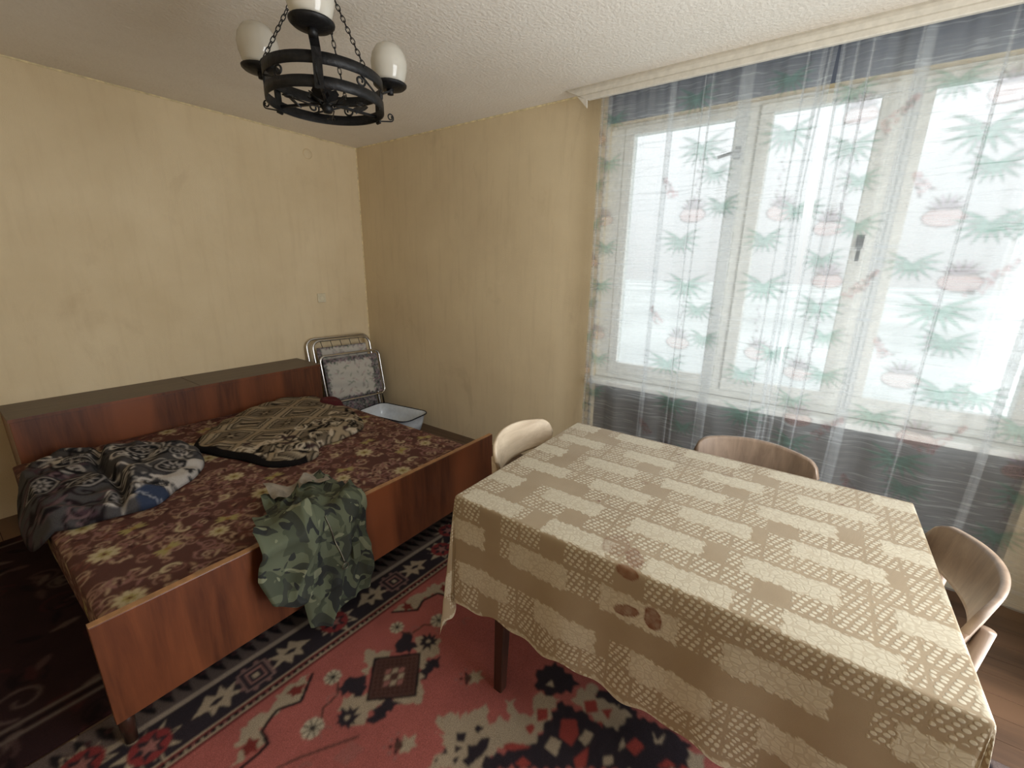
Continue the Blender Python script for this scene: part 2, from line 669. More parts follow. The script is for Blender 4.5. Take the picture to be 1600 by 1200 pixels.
def m_camo():
    t = NT('camouflage_cloth')
    v = t.coords('UV')
    def patch(sc, off, lo):
        mp = t.n('ShaderNodeMapping')
        mp.inputs['Location'].default_value = off
        t.l(v, mp.inputs['Vector'])
        n = t.noise(mp.outputs[0], sc, 1.5, 0.5, 0.8)
        return t.ramp(n, [(0, (0, 0, 0, 1)), (lo, (1, 1, 1, 1))], 'CONSTANT')
    c = t.mix(patch(12, (0, 0, 0), 0.53), lin((84, 90, 72)), lin((64, 70, 56)))
    c = t.mix(patch(11, (3.1, 7.7, 0), 0.56), c, lin((50, 54, 47)))
    c = t.mix(patch(14, (9.3, 2.2, 0), 0.59), c, lin((38, 41, 40)))
    c = t.mix(patch(16, (5.3, 12.2, 0), 0.63), c, lin((112, 116, 94)))
    w = t.noise(v, 700, 2)
    return t.done(t.bsdf(c, 0.8, 0, 0.3, t.bump(w, 0.25, 0.002)))


M['camo'] = m_camo()
M['rug'] = m_cloth('wool_rug_pile', 0.98, 500, 0.6, noise=0.45)
M['brocade'] = m_cloth('brocade_ticking', 0.75, 800, 0.3, noise=0.3)
M['blanket'] = m_cloth('woven_blanket', 0.95, 380, 0.6, noise=0.35)
M['floral'] = m_cloth('lounger_cloth', 0.85, 700, 0.2, noise=0.2)

# ------------------------------------------------------------------ room shell
H = 2.5
RX, RY = -3.3, -4.78


def slab(name, lo, hi, mat):
    return struct(MB().box(lo, hi).build(name, mat))


floor = slab('floor', (RX, RY, -0.15), (0, 0, -0.012), M['dark_ticking'])
pw = 0.11
k = 0
x = RX
while x < -0.001:
    x1 = min(x + pw, 0)
    MB().box((x + 0.0015, RY, -0.012), (x1 - 0.0015, 0, -0.0008 * (k % 3))).build('floor_plank', M['board'], floor)
    x = x1
    k += 1
slab('ceiling', (RX - 0.2, RY - 0.2, H), (0.25, 0.2, H + 0.2), M['ceiling'])
slab('wall_back', (RX - 0.2, 0, -0.15), (0.25, 0.2, H), M['wall'])
slab('wall_left', (RX - 0.2, RY, -0.15), (RX, 0, H), M['wall'])
wf = MB()
wf.box((RX - 0.2, RY - 0.2, -0.15), (FILL_X0, RY, H))
wf.box((FILL_X1, RY - 0.2, -0.15), (0.25, RY, H))
wf.box((FILL_X0, RY - 0.2, FILL_H), (FILL_X1, RY, H))
struct(wf.build('wall_front', M['wall']))
dfm = MB()
dfm.box((FILL_X0 - 0.07, RY, 0), (FILL_X0, RY + 0.02, FILL_H + 0.07))
dfm.box((FILL_X1, RY, 0), (FILL_X1 + 0.07, RY + 0.02, FILL_H + 0.07))
dfm.box((FILL_X0, RY, FILL_H), (FILL_X1, RY + 0.02, FILL_H + 0.07))
struct(dfm.build('added_door_1', M['white_paint'], bevel=0.004))  # frame around the added opening, which is there for fill light
OY0, OY1, OZ0, OZ1 = -2.475, -4.57, 0.745, 2.315
w = MB()
w.box((0, OY0, -0.15), (0.25, 0, H))
w.box((0, RY, -0.15), (0.25, OY1, H))
w.box((0.09, OY1, -0.15), (0.25, OY0, OZ0))
sill_shade = MB().box((0.085, OY1, -0.01), (0.092, OY0, OZ0 - 0.03)).build('panel', M['shade_below_sill'])  # dark sheet added where the wall under the sill is shaded
w.box((0, OY1, OZ1), (0.25, OY0, H))
wr = struct(w.build('wall_right', M['wall_cool']))
sill_shade.parent = wr
MB().box((-0.006, OY1, OZ1 - 0.004), (0.0, OY0, H - 0.002)).build('panel', M['shade_above_window'], wr)  # dark sheet over the lintel, its shade put into the colour
# lines of lighter paint where walls meet ceiling
c1 = MB().tube([(RX, -0.002, H - 0.002), (-0.002, -0.002, H - 0.002)], 0.007, 6)
struct(c1.build('trim_1', M['cream']))
c2 = MB().tube([(-0.002, -0.004, H - 0.003), (-0.002, -2.3, H - 0.003)], 0.006, 6)
struct(c2.build('trim_2', M['cream']))
c3 = MB().tube([(-0.002, -0.002, 0), (-0.002, -0.002, H - 0.004)], 0.005, 6)
struct(c3.build('trim_3', M['cream']))

# window: frame, three sashes, sill
win = struct(empty('window_1', (0.1, -3.545, OZ0)))


def wbox(name, lo, hi, parent, mat='white_paint', bev=0.004):
    off = Vector((0, 0, 0))
    p = parent
    while p is not None:
        off += p.location
        p = p.parent
    lo = Vector(lo) - off
    hi = Vector(hi) - off
    return MB().box([min(a, b) for a, b in zip(lo, hi)], [max(a, b) for a, b in zip(lo, hi)]).build(name, M[mat], parent, bevel=bev)


FX0, FX1 = 0.07, 0.16
fr = MB()
o3 = Vector((0.1, -3.545, OZ0))
for lo, hi in [((FX0, OY1, OZ0), (FX1, OY0, OZ0 + 0.045)), ((FX0, OY1, OZ1 - 0.022), (FX1, OY0, OZ1)),
               ((FX0 - 0.01, OY0 - 0.09, OZ0 + 0.045), (FX1, OY0, OZ1 - 0.022)), ((FX0, OY1, OZ0 + 0.045), (FX1, OY1 + 0.045, OZ1 - 0.022)),
               ((FX0, -3.285, OZ0 + 0.045), (FX1, -3.235, OZ1 - 0.022)), ((FX0, -3.885, OZ0 + 0.045), (FX1, -3.83, OZ1 - 0.022))]:
    fr.box(Vector(lo) - o3, Vector(hi) - o3)
fr.build('frame', M['white_paint'], win, bevel=0.004)
for (ya, yb) in ((-2.565, -3.235), (-3.285, -3.83), (-3.885, -4.525)):
    sb = MB()
    za, zb = OZ0 + 0.045, OZ1 - 0.022
    st = 0.062
    tr_ = 0.045
    for lo, hi in [((0.055, yb, za), (0.115, ya, za + 0.072)), ((0.055, yb, zb - tr_), (0.115, ya, zb)),
                   ((0.055, ya - st, za + 0.072), (0.115, ya, zb - tr_)), ((0.055, yb, za + 0.072), (0.115, yb + st, zb - tr_))]:
        sb.box(Vector(lo) - o3, Vector(hi) - o3)
    sash = sb.build('sash', M['white_paint'], win, bevel=0.006)
    MB().box(Vector((0.083, yb + st, za + 0.07)) - o3, Vector((0.087, ya - st, zb - tr_)) - o3).build('pane', M['glass'], sash)
    hy, hz = (yb + 0.03, 2.08) if ya > -3 else (yb + 0.03, 1.62)
    hd = MB()
    hd.box(Vector((0.045, hy - 0.014, hz - 0.03)) - o3, Vector((0.055, hy + 0.014, hz + 0.03)) - o3)
    if ya > -3:
        hd.tube([Vector((0.05, hy, hz)) - o3, Vector((0.02, hy, hz)) - o3, Vector((0.015, hy + 0.09, hz - 0.02)) - o3], 0.008, 8)
    else:
        hd.tube([Vector((0.05, hy, hz)) - o3, Vector((0.02, hy, hz)) - o3, Vector((0.015, hy, hz - 0.09)) - o3], 0.008, 8)
    hd.build('handle', M['iron'], sash, True)
ws = MB().box((-0.055, OY1, OZ0 - 0.03), (0.07, OY0, OZ0)).build('trim_4', M['white_paint'], bevel=0.006)
struct(ws)

# the land outside, seen pale through the net: a wide flat ground below this upper floor
g = MB().box((-150, -150, -3.2), (200, 150, -3.0)).build('ground_outside', M['outdoor'])
struct(g)

# pelmet: white moulded strip under the ceiling, its end cut at a slant
prof = [(-0.121, 2.5), (-0.127, 2.488), (-0.133, 2.486), (-0.139, 2.470), (-0.141, 2.448), (-0.146, 2.440), (-0.149, 2.418), (-0.146, 2.414)]
inner = [(a + 0.016, b) for a, b in prof][::-1]
pr = prof + inner
pm = MB()
n = len(pr)
vs = [(a, -2.234 - 2.0 * (2.5 - b), b) for a, b in pr] + [(a, RY + 0.002, b) for a, b in pr]
pm.add(vs, [(i, (i + 1) % n, n + (i + 1) % n, n + i) for i in range(n)] + [tuple(range(n)), tuple(range(2 * n - 1, n - 1, -1))])
pel = empty('curtain_pelmet', (0, 0, 0))
pm.build('moulding', M['polystyrene'], pel)
MB().add([(-0.143, -2.33, 2.448), (-0.149, -2.40, 2.418), (-0.149, -2.402, 2.374), (-0.133, -2.33, 2.448), (-0.139, -2.40, 2.418), (-0.139, -2.402, 2.374)],
         [(0, 1, 2), (5, 4, 3), (0, 3, 4, 1), (1, 4, 5, 2), (2, 5, 3, 0)]).build('end_piece', M['polystyrene'], pel)
MB().box((-0.112, RY + 0.01, 2.462), (-0.088, -2.44, 2.5)).build('rail', M['white_paint'], pel)
tag(pel, 'long white moulded pelmet along the ceiling above the curtains', 'pelmet')

# ------------------------------------------------------------------ wall fittings
so = empty('wall_socket', (-0.482, 0, 1.178))
MB().box((-0.038, -0.012, -0.04), (0.038, 0, 0.04)).build('plate', M['socket'], so, bevel=0.004)
rb = MB()
rb.lathe([(0.0225, 0), (0.0225, 0.004), (0.019, 0.004), (0.019, -0.006), (0.0, -0.006)], 24)
ro = rb.build('well', M['socket'], so, True)
ro.rotation_euler = (R(90), 0, 0)
ro.location = (0, -0.012, 0)
for s in (-1, 1):
    pn = MB().lathe([(0.0032, 0), (0.0032, 0.001), (0, 0.001)], 10).build('pin_hole', M['socket_dark'], so)
    pn.rotation_euler = (R(90), 0, 0)
    pn.location = (s * 0.0095, -0.0075, 0)
tag(so, 'small cream power socket on the yellow wall above the folded lounger', 'socket')
cv = MB().lathe([(0.0, 0.012), (0.03, 0.0105), (0.038, 0.006), (0.04, 0.0)], 28).build('junction_cover', M['wall'], None, True)
cv.rotation_euler = (R(90), 0, 0)
cv.location = (-0.479, 0, 2.36)
tag(cv, 'round painted-over junction cover high on the yellow wall near the corner', 'cover')

# ------------------------------------------------------------------ rugs
RO = np.array([-2.551, -2.134])
RA = R(-1.809)
RU = np.array([math.cos(RA), math.sin(RA)])
RV = np.array([math.sin(RA), -math.cos(RA)])
UC, VC = 0.655, 1.30           # centre of the rug
U0, U1, V0, V1 = -0.33, 1.64, -0.135, 2.60
RED, NAVY, CREAM, PALE, DKB, PINK, BLK = (154, 88, 82), (44, 38, 44), (156, 142, 122), (172, 162, 142), (78, 54, 48), (142, 96, 90), (30, 25, 28)
RUG = {"cream":[[[852,230],[975,240],[1000,259],[1035,244],[1119,289],[1073,340],[1055,340],[1041,300],[964,284],[918,306]],[[335,276],[349,228],[405,230],[467,234],[404,298],[375,307]],[[229,251],[286,251],[330,270],[306,290],[282,295],[262,293],[264,353],[233,346],[197,353],[166,349],[218,316],[240,311]],[[652,309],[691,367],[705,393],[731,401],[669,397],[638,390],[602,406],[594,381],[636,371],[637,340]],[[815,428],[849,452],[863,506],[822,550],[793,521],[742,553],[735,528],[771,493],[775,447]],[[622,575],[661,596],[713,547],[726,578],[688,589],[681,622],[653,648],[629,610],[608,598]],[[496,415],[515,478],[546,472],[582,517],[579,534],[530,523],[493,551],[478,533],[460,522],[434,489],[463,489],[460,447]],[[652,721],[684,747],[688,777],[691,807],[722,810],[745,805],[754,821],[803,819],[772,845],[747,851],[740,880],[778,886],[793,928],[835,865],[861,888],[833,912],[846,977],[883,966],[905,944],[936,952],[962,1017],[874,1022],[798,1024],[767,1018],[719,957],[668,934],[630,945],[539,828],[564,808],[609,816],[585,786],[620,797],[608,760],[642,790],[644,739]],[[1045,1056],[1053,1139],[1063,1235],[984,1225],[975,1150],[983,1051]],[[1070,1419],[1089,1466],[1046,1476],[1018,1441]]],"navy":[[[749,379],[792,398],[793,453],[755,457],[728,413]],[[493,369],[549,368],[586,400],[575,431],[534,421],[496,408]],[[530,536],[589,546],[609,585],[569,586],[535,568]],[[755,538],[821,557],[784,590],[735,574]],[[690,886],[708,900],[683,911],[655,916],[627,905],[607,910],[607,887],[635,891],[648,867]],[[652,812],[674,831],[655,841],[641,832]],[[713,850],[722,865],[704,865],[701,853]],[[622,834],[636,852],[618,853]],[[557,816],[598,811],[595,823],[557,823]],[[591,858],[611,861],[594,870]],[[958,1026],[969,1116],[961,1157],[984,1225],[1060,1245],[1090,1309],[1091,1374],[1090,1421],[1018,1441],[631,946],[661,930],[734,990],[774,1028],[866,1024]],[[1003,892],[1074,923],[1056,1040],[1007,1037],[945,973],[948,918]]],"red":[[[957,1262],[1001,1277],[995,1311],[949,1298]],[[904,1058],[934,1098],[898,1127],[850,1126],[852,1080]],[[701,1015],[734,1023],[734,1056],[707,1043]],[[964,1362],[1003,1379],[1002,1409],[976,1388]],[[824,1150],[884,1170],[830,1190],[805,1169]],[[723,954],[744,972],[772,1029],[729,991],[711,963]],[[881,974],[907,1001],[874,1022],[847,998]],[[808,975],[832,987],[830,1002],[796,1005]],[[1006,1087],[1037,1119],[1003,1145],[973,1114]],[[1016,1148],[1046,1179],[1001,1182]]],"cream2":[[[795,1061],[837,1062],[844,1094],[797,1104]],[[884,1134],[926,1139],[927,1165],[879,1163]],[[1062,1311],[1034,1337],[1072,1349],[1037,1352],[1022,1334]],[[929,1249],[980,1244],[957,1262]],[[973,949],[1003,957],[985,979]],[[887,1219],[909,1242],[887,1252],[862,1231]]]}


def spiky(c, x, y, r, n, col, seed):
    """ragged outline like a knotted leaf"""
    rr = np.random.default_rng(seed)
    c.poly([(x + r * (1 if k % 2 == 0 else 0.55) * (0.75 + 0.5 * rr.random()) * math.cos(6.283 * k / (2 * n)),
             y + r * (1 if k % 2 == 0 else 0.55) * (0.75 + 0.5 * rr.random()) * math.sin(6.283 * k / (2 * n))) for k in range(2 * n)], col)


def border_leaf(c, x, y, fl, fv):
    base = [(-85, 5), (-40, -25), (-20, -48), (5, -20), (35, -52), (40, -18), (85, -30), (55, 2), (92, 22), (40, 20), (25, 50), (0, 22), (-30, 45), (-35, 12)]
    c.poly([(x + fl * a / 1000, y + fv * b / 1000) for a, b in base], CREAM)
    c.poly([(x + fl * a / 1000, y + fv * b / 1000) for a, b in [(-25, 0), (0, -12), (25, -4), (10, 8), (-10, 10)]], NAVY)


def jag(pts, step=0.017, amp=0.0062):
    out = []
    n = len(pts)
    for i in range(n):
        a, b = np.array(pts[i]), np.array(pts[(i + 1) % n])
        L = float(np.linalg.norm(b - a))
        k = max(1, int(L / step))
        nr = np.array([-(b - a)[1], (b - a)[0]]) / (L + 1e-9)
        for j in range(k):
            out.append(tuple(a + (b - a) * j / k + nr * (amp if j % 2 else -amp) * (0.5 + (i * 7 + j * 3) % 5 / 4)))
    return out


def paint_quarter(c, S):
    """S maps the traced quarter (metres) to one of the four mirrored quarters"""
    P = lambda pts: [S(a / 1000, b / 1000) for a, b in pts]
    half = lambda pts: [(2 * UC * 1000 - a, b) for a, b in pts]
    for mir in (half, lambda p: p):
        for key, colr in (('cream', CREAM), ('navy', NAVY), ('red', (140, 62, 56)), ('cream2', CREAM)):
            for p in RUG[key]:
                c.poly(jag(P(mir(p))) if key in ('cream', 'navy') else P(mir(p)), colr)
    d = [(655, 378), (772, 490), (655, 604), (545, 490)]
    c.poly(P([(655 + (a - 655) * 1.1, 491 + (b - 491) * 1.1) for a, b in d]), BLK)
    c.poly(P(d), DKB)
    for i in range(-5, 6):
        for e in (-1, 1):
            pa = [(655 + (-58 + 0) * e + i * 10.5, 490 - 56 + abs(0)), (655 + 58 * e + i * 10.5, 490 + 56)]
            m = [(min(max(a, 549), 768), b) for a, b in pa]
    for i in range(-9, 10):
        for j in range(-9, 10):
            if (i + j) % 2 == 0 and abs(i) + abs(j) < 9:
                x, y = S(0.657 + i * 0.0115, 0.491 + j * 0.0115)
                c.disc(x, y, 0.0042, (56, 32, 30))
    for (i, j, cc) in ((0, 0, DKB), (1, 0, CREAM), (-1, 0, CREAM), (0, 1, CREAM), (0, -1, CREAM), (1, 1, PINK), (-1, -1, PINK), (1, -1, PINK), (-1, 1, PINK)):
        x, y = S(0.654 + (i - j) * 0.017, 0.491 + (i + j) * 0.017)
        c.star(x, y, 0.017, 2, 0.7, cc, 0.0)
    for (a, b) in ((837, 473), (463, 489)):
        x, y = S(a / 1000, b / 1000)
        spiky(c, x, y, 0.042, 9, NAVY, a)
        c.disc(x, y, 0.009, CREAM)
    for (a, b, r) in ((802, 318, 30), (514, 316, 31), (375, 431, 36), (936, 428, 36)):
        x, y = S(a / 1000, b / 1000)
        c.disc(x, y, r / 1000, PALE)
        for k in range(8):
            q = math.pi / 4 * k + 0.3
            c.stroke([(x, y), (x + r / 1000 * math.cos(q), y + r / 1000 * math.sin(q))], 0.004, BLK)
            c.disc(x + 1.03 * r / 1000 * math.cos(q), y + 1.03 * r / 1000 * math.sin(q), 0.005, RED)
    for line in ([(513, 352), (489, 392), (430, 396), (411, 423)], [(453, 571), (309, 485), (252, 458)], [(797, 352), (821, 392), (880, 396), (900, 420)]):
        c.stroke([S(a / 1000, b / 1000) for a, b in line], 0.007, DKB)
    for (a, b) in ((470, 385), (395, 470), (840, 380), (905, 470), (300, 520), (1010, 520)):
        x, y = S(a / 1000, b / 1000)
        c.stroke([(x - 0.02, y + 0.012), (x - 0.012, y - 0.012), (x + 0.012, y - 0.008), (x + 0.018, y + 0.012)], 0.005, PINK)
    for (a, b) in ((817, 709), (514, 693), (1130, 640), (190, 640)):
        x, y = S(a / 1000, b / 1000)
        for i in range(5):
            for j in range(5):
                if (i + j) % 2 == 0:
                    c.disc(x - 0.03 + i * 0.013, y - 0.03 + j * 0.013, 0.006, BLK if j % 2 else PINK)
        spiky(c, x + 0.02, y + 0.02, 0.034, 6, CREAM, b)
        c.disc(x, y, 0.014, DKB)
    x, y = S(0.400, 0.591)
    for i in range(8):
        c.stroke([(x - 0.03 + i * 0.008, y - 0.025), (x - 0.015 + i * 0.008, y + 0.025)], 0.0035, PINK)
    # stepped cream edge of the field and its dark outline
    c.stroke(P([(475, 245), (396, 314), (333, 280), (306, 290), (268, 312), (266, 366), (221, 374), (183, 371), (150, 440), (190, 520)]), 0.011, BLK)
    c.stroke(P([(840, 236), (918, 312), (968, 290), (1040, 308), (1056, 350), (1080, 345), (1120, 372), (1150, 440), (1110, 520)]), 0.011, BLK)
    for (a, b) in ((405, 262), (900, 262), (225, 330), (1085, 310)):
        x, y = S(a / 1000, b / 1000)
        spiky(c, x, y, 0.03, 5, (112, 48, 44), a)


rug_c = Canvas(U0, V0, U1 - U0, V1 - V0, 0.0035, RED)
W2 = (U1 - U0)
# field mottling by the traced motifs, four mirrored quarters
for S in (lambda a, b: (a, 2 * VC - b - 0.06), lambda a, b: (a, b)):
    paint_quarter(rug_c, S)


def band(c, d0, d1, colr):
    c.poly([(U0 + d0, V0 + d0), (U1 - d0, V0 + d0), (U1 - d0, V0 + d1), (U0 + d0, V0 + d1)], colr)
    c.poly([(U0 + d0, V1 - d1), (U1 - d0, V1 - d1), (U1 - d0, V1 - d0), (U0 + d0, V1 - d0)], colr)
    c.poly([(U0 + d0, V0 + d0), (U0 + d1, V0 + d0), (U0 + d1, V1 - d0), (U0 + d0, V1 - d0)], colr)
    c.poly([(U1 - d1, V0 + d0), (U1 - d0, V0 + d0), (U1 - d0, V1 - d0), (U1 - d1, V1 - d0)], colr)


for d0, d1, cc in ((0.0, 0.125, (92, 80, 76)), (0.125, 0.144, (150, 136, 122)), (0.144, 0.30, NAVY), (0.30, 0.305, CREAM), (0.305, 0.315, (110, 44, 44)), (0.315, 0.328, BLK), (0.328, 0.336, CREAM), (0.336, 0.345, (96, 40, 40))):
    band(rug_c, d0, d1, cc)
# outer toothed guard
for kk in range(int((U1 - U0) / 0.052)):
    uu = U0 + 0.026 + kk * 0.052
    for vv, sg in ((V0 + 0.07, 1), (V1 - 0.07, -1)):
        rug_c.leaf(uu - 0.012, vv - 0.05 * sg, 0.10, 0.015, sg * R(72), BLK)
        rug_c.disc(uu + 0.012, vv - 0.01 * sg, 0.011, (60, 40, 42))
for kk in range(int((V1 - V0) / 0.052)):
    vv = V0 + 0.026 + kk * 0.052
    for uu, sg in ((U0 + 0.07, 0), (U1 - 0.07, math.pi)):
        rug_c.leaf(uu - 0.05 * math.cos(sg), vv, 0.10, 0.015, sg + 0.2, BLK)
# specks along the inner guard
for kk in range(60):
    rug_c.disc(U0 + 0.34 + kk * 0.022, V0 + 0.322, 0.0045, PINK if kk % 2 else CREAM)
    rug_c.disc(U0 + 0.34 + kk * 0.022, V1 - 0.322, 0.0045, PINK if kk % 2 else CREAM)


def border_run(put):
    """motifs along one border side; put(s, t) gives rug coordinates, s along from the middle, t across"""
    per = 0.62
    for m in range(-3, 4):
        s = m * per
        x, y = put(s, 0.0)
        spiky(rug_c, x, y, 0.085, 9, CREAM, 40 + m)
        spiky(rug_c, x, y, 0.07, 9, NAVY, 60 + m)
        rug_c.disc(x, y, 0.055, (128, 52, 52))
        rug_c.star(x, y, 0.05, 6, 0.5, NAVY)
        rug_c.star(x, y, 0.03, 5, 0.5, PINK)
        for sg in (-1, 1):
            q = put(s + sg * 0.183, 0.0)
            mk = put(s + sg * 0.2, 0.0)
            base = [(-85, 5), (-40, -25), (-20, -48), (5, -20), (35, -52), (40, -18), (85, -30), (55, 2), (92, 22), (40, 20), (25, 50), (0, 22), (-30, 45), (-35, 12)]
            rug_c.poly([put(s + sg * 0.183 + sg * a / 1150, b / 900) for a, b in base], CREAM)
            rug_c.poly([put(s + sg * 0.183 + sg * a / 1000, b / 1000) for a, b in [(-25, 0), (0, -12), (25, -4), (10, 8), (-10, 10)]], NAVY)
        cxs = s + 0.31
        for r, cc in ((0.05, (120, 96, 92)), (0.042, NAVY), (0.03, (136, 100, 94)), (0.022, NAVY), (0.01, CREAM)):
            rug_c.poly([put(cxs - r, -r), put(cxs + r, -r), put(cxs + r, r), put(cxs - r, r)], cc)
        for a in range(8):
            q = math.pi / 4 * a + 0.39
            rug_c.disc(*put(cxs + 0.058 * math.cos(q), 0.058 * math.sin(q)), 0.009, (120, 92, 88))


border_run(lambda s, t: (UC + s, V0 + 0.222 + t))
border_run(lambda s, t: (UC + s, V1 - 0.222 - t))
border_run(lambda s, t: (U0 + 0.222 + t, (V0 + V1) / 2 + s))
border_run(lambda s, t: (U1 - 0.222 - t, (V0 + V1) / 2 + s))
rug_c.blur()


def flat_rug(name, canvas, u0, u1, v0, v1, step, z, origin, U, V, seed, parent=None):
    nu, nv = int((u1 - u0) / step) + 1, int((v1 - v0) / step) + 1
    uu, vv = np.meshgrid(np.linspace(u0, u1, nu), np.linspace(v0, v1, nv))
    zz = z + 0.0025 * fbm(uu * 6, vv * 6, seed) + 0.001 * vnoise(uu * 120, vv * 120, seed + 5)
    edge = np.minimum.reduce([uu - u0, u1 - uu, vv - v0, v1 - vv])
    zz = np.where(edge < 1e-6, 0.0006, zz)
    P = np.stack([origin[0] + uu * U[0] + vv * V[0], origin[1] + uu * U[1] + vv * V[1], zz], -1)
    col = canvas.sample(uu, vv)
    col = col * (0.82 + 0.36 * fbm(uu * 9, vv * 9, seed + 9))[..., None]
    return grid(name, P[:, ::-1], M['rug'], parent, col[:, ::-1])


rug = flat_rug('oriental_rug', rug_c, U0, U1, V0, V1, 0.0048, 0.006, RO, RU, RV, 3)
tag(rug, 'large red oriental rug with navy borders and cream motifs under the table', 'rug')

r2c = Canvas(-3.26, -2.06, 1.2, 1.75, 0.005, (46, 28, 30))
rr2 = np.random.default_rng(11)
for i in range(170):
    a, b = -3.26 + 1.2 * rr2.random(), -2.05 + 1.70 * rr2.random()
    cc = [(78, 58, 56), (30, 18, 21), (92, 76, 72), (62, 32, 34)][i % 4]
    if i % 3 == 0:
        r2c.spiral(a, b, 0.05 + 0.04 * rr2.random(), 1.3, 6 * rr2.random(), 0.011, cc, 1 if i % 2 else -1)
    else:
        r2c.leaf(a, b, 0.10, 0.016, 6.28 * rr2.random(), cc)
for yy, cc in ((-1.79, (104, 92, 86)), (-1.815, (30, 18, 21)), (-1.84, (104, 92, 86)), (-2.03, (104, 92, 86)), (-0.40, (104, 92, 86))):
    r2c.poly([(-3.26, yy - 0.008), (-2.06, yy - 0.008), (-2.06, yy + 0.008), (-3.26, yy + 0.008)], cc)
r2c.blur()
rug2 = flat_rug('bedside_rug', r2c, -3.25, -2.1, -1.985, -0.32, 0.007, 0.003, (0, 0), (1, 0), (0, 1), 21)
tag(rug2, 'dark maroon patterned rug on the floor beside the open end of the bed', 'rug')

# ------------------------------------------------------------------ bed
BX0, BX1 = -2.50, -0.775
bed = empty('double_bed', (-1.7, -1.1, 0))
bo = Vector((-1.7, -1.1, 0))


def bbox(name, lo, hi, mat, parent=None, bev=0.003, off=None):
    off = bo if off is None else off
    return MB().box(Vector(lo) - off, Vector(hi) - off).build(name, M[mat], parent or bed, bevel=bev)


hb = bbox('headboard', (BX0, -0.372, 0.06), (BX1, -0.004, 0.647), 'veneer')
bbox('top_panel', (BX0 - 0.004, -0.378, 0.648), (-1.6415, -0.002, 0.667), 'veneer_top', hb, 0.002)
bbox('top_panel', (-1.6385, -0.378, 0.648), (BX1 + 0.004, -0.002, 0.667), 'veneer_top', hb, 0.002)
bbox('edge_strip', (BX0 - 0.004, -0.3805, 0.649), (BX1 + 0.004, -0.378, 0.666), 'veneer', hb, 0.0)
bbox('base', (-2.47, -2.14, 0.13), (-0.90, -0.375, 0.27), 'dark_ticking')
fb = bbox('footboard', (-2.57, -2.186, 0.122), (-0.745, -2.160, 0.478), 'veneer', bev=0.002)
bbox('edge_strip', (-2.569, -2.185, 0.4784), (-0.746, -2.161, 0.4805), 'veneer_edge', fb, 0.0)
for (lx, ly) in ((-2.545, -2.15), (-0.78, -2.15), (-2.44, -0.42), (-0.93, -0.42)):
    MB().tube([Vector((lx, ly, 0.0)) - bo, Vector((lx, ly, 0.16)) - bo], [0.016, 0.024], 12).build('leg', M['dark_wood'], bed, True)
for ly in (-1.9, -1.2, -0.6):
    bbox('slat', (-2.46, ly - 0.04, 0.255), (-0.91, ly + 0.04, 0.272), 'veneer_edge')

# brocade mattress: pattern repeats with flowers, scrolls and leaf sprays
TW, TH = 0.56, 0.62
mc = Canvas(0, 0, TW, TH, 0.003, (84, 54, 48))
GOLD, BEI, MAU, CRM = (150, 138, 88), (160, 136, 114), (134, 98, 92), (178, 164, 132)


class Wrap:
    def __init__(s, c):
        s.c = c

    def __getattr__(s, nm):
        f = getattr(s.c, nm)

        def g(x, y, *a, **k):
            for dx in (-TW, 0, TW):
                for dy in (-TH, 0, TH):
                    f(x + dx, y + dy, *a, **k)
        return g


wc = Wrap(mc)
rm = np.random.default_rng(5)
for i in range(150):
    x, y = rm.random() * TW, rm.random() * TH
    wc.spiral(x, y, 0.016 + 0.026 * rm.random(), 0.8 + 0.6 * rm.random(), 6.28 * rm.random(), 0.0068, [MAU, BEI, (140, 108, 94), (124, 88, 78)][i % 4], 1 if i % 2 else -1)
for i in range(190):
    wc.leaf(rm.random() * TW, rm.random() * TH, 0.030 + 0.026 * rm.random(), 0.0062, 6.28 * rm.random(), [BEI, MAU, (146, 118, 96), (104, 62, 54), (60, 32, 30)][i % 5])
for (x, y, r) in ((0.08, 0.10, 0.045), (0.09, 0.44, 0.048), (0.40, 0.27, 0.036)):
    wc.star(x, y, r * 1.3, 11, 0.6, (128, 98, 78))
    wc.rosette(x, y, r, 8, CRM, (84, 42, 38))
    wc.rosette(x, y, r * 0.5, 6, GOLD, (92, 42, 38))
for (x, y, a) in ((0.24, 0.30, 0.4), (0.46, 0.34, 2.6), (0.20, 0.56, 0.2)):
    for q in (-0.5, 0, 0.5, 2.6, 3.14, 3.7):
        wc.leaf(x, y, 0.05, 0.008, a + q, GOLD)
    wc.disc(x, y, 0.011, (140, 112, 66))
for (x, y, a) in ((0.20, 0.16, 0.0), (0.33, 0.40, 2.0), (0.52, 0.55, 4.0)):
    wc.spiral(x, y, 0.036, 0.75, a, 0.010, CRM)
    wc.spiral(x, y, 0.020, 0.8, a, 0.007, BEI)
mc.blur()
MX0, MX1, MY0, MY1, MZ = -2.535, -0.858, -2.152, -0.380, 0.432
d = 0.155
s1 = np.arange(-d, MX1 - MX0 + d + 1e-6, 0.0052)
t1 = np.arange(-d, MY1 - MY0 + d + 1e-6, 0.0052)
S_, T_ = np.meshgrid(s1, t1)
ox = np.maximum(np.maximum(-S_, S_ - (MX1 - MX0)), 0)
oy = np.maximum(np.maximum(-T_, T_ - (MY1 - MY0)), 0)
o_ = np.maximum(ox, oy)
cx_, cy_ = np.clip(S_, 0, MX1 - MX0), np.clip(T_, 0, MY1 - MY0)
edge = np.minimum.reduce([cx_, MX1 - MX0 - cx_, cy_, MY1 - MY0 - cy_])
rnd = 0.02 * np.clip(1 - edge / 0.05, 0, 1) ** 2
z_ = MZ - o_ - rnd + 0.012 * (fbm(S_ * 2.2, T_ * 2.2, 4) - 0.5) * np.clip(edge / 0.1, 0, 1)
P = np.stack([MX0 + cx_, MY0 + cy_, z_], -1) - np.array(bo)
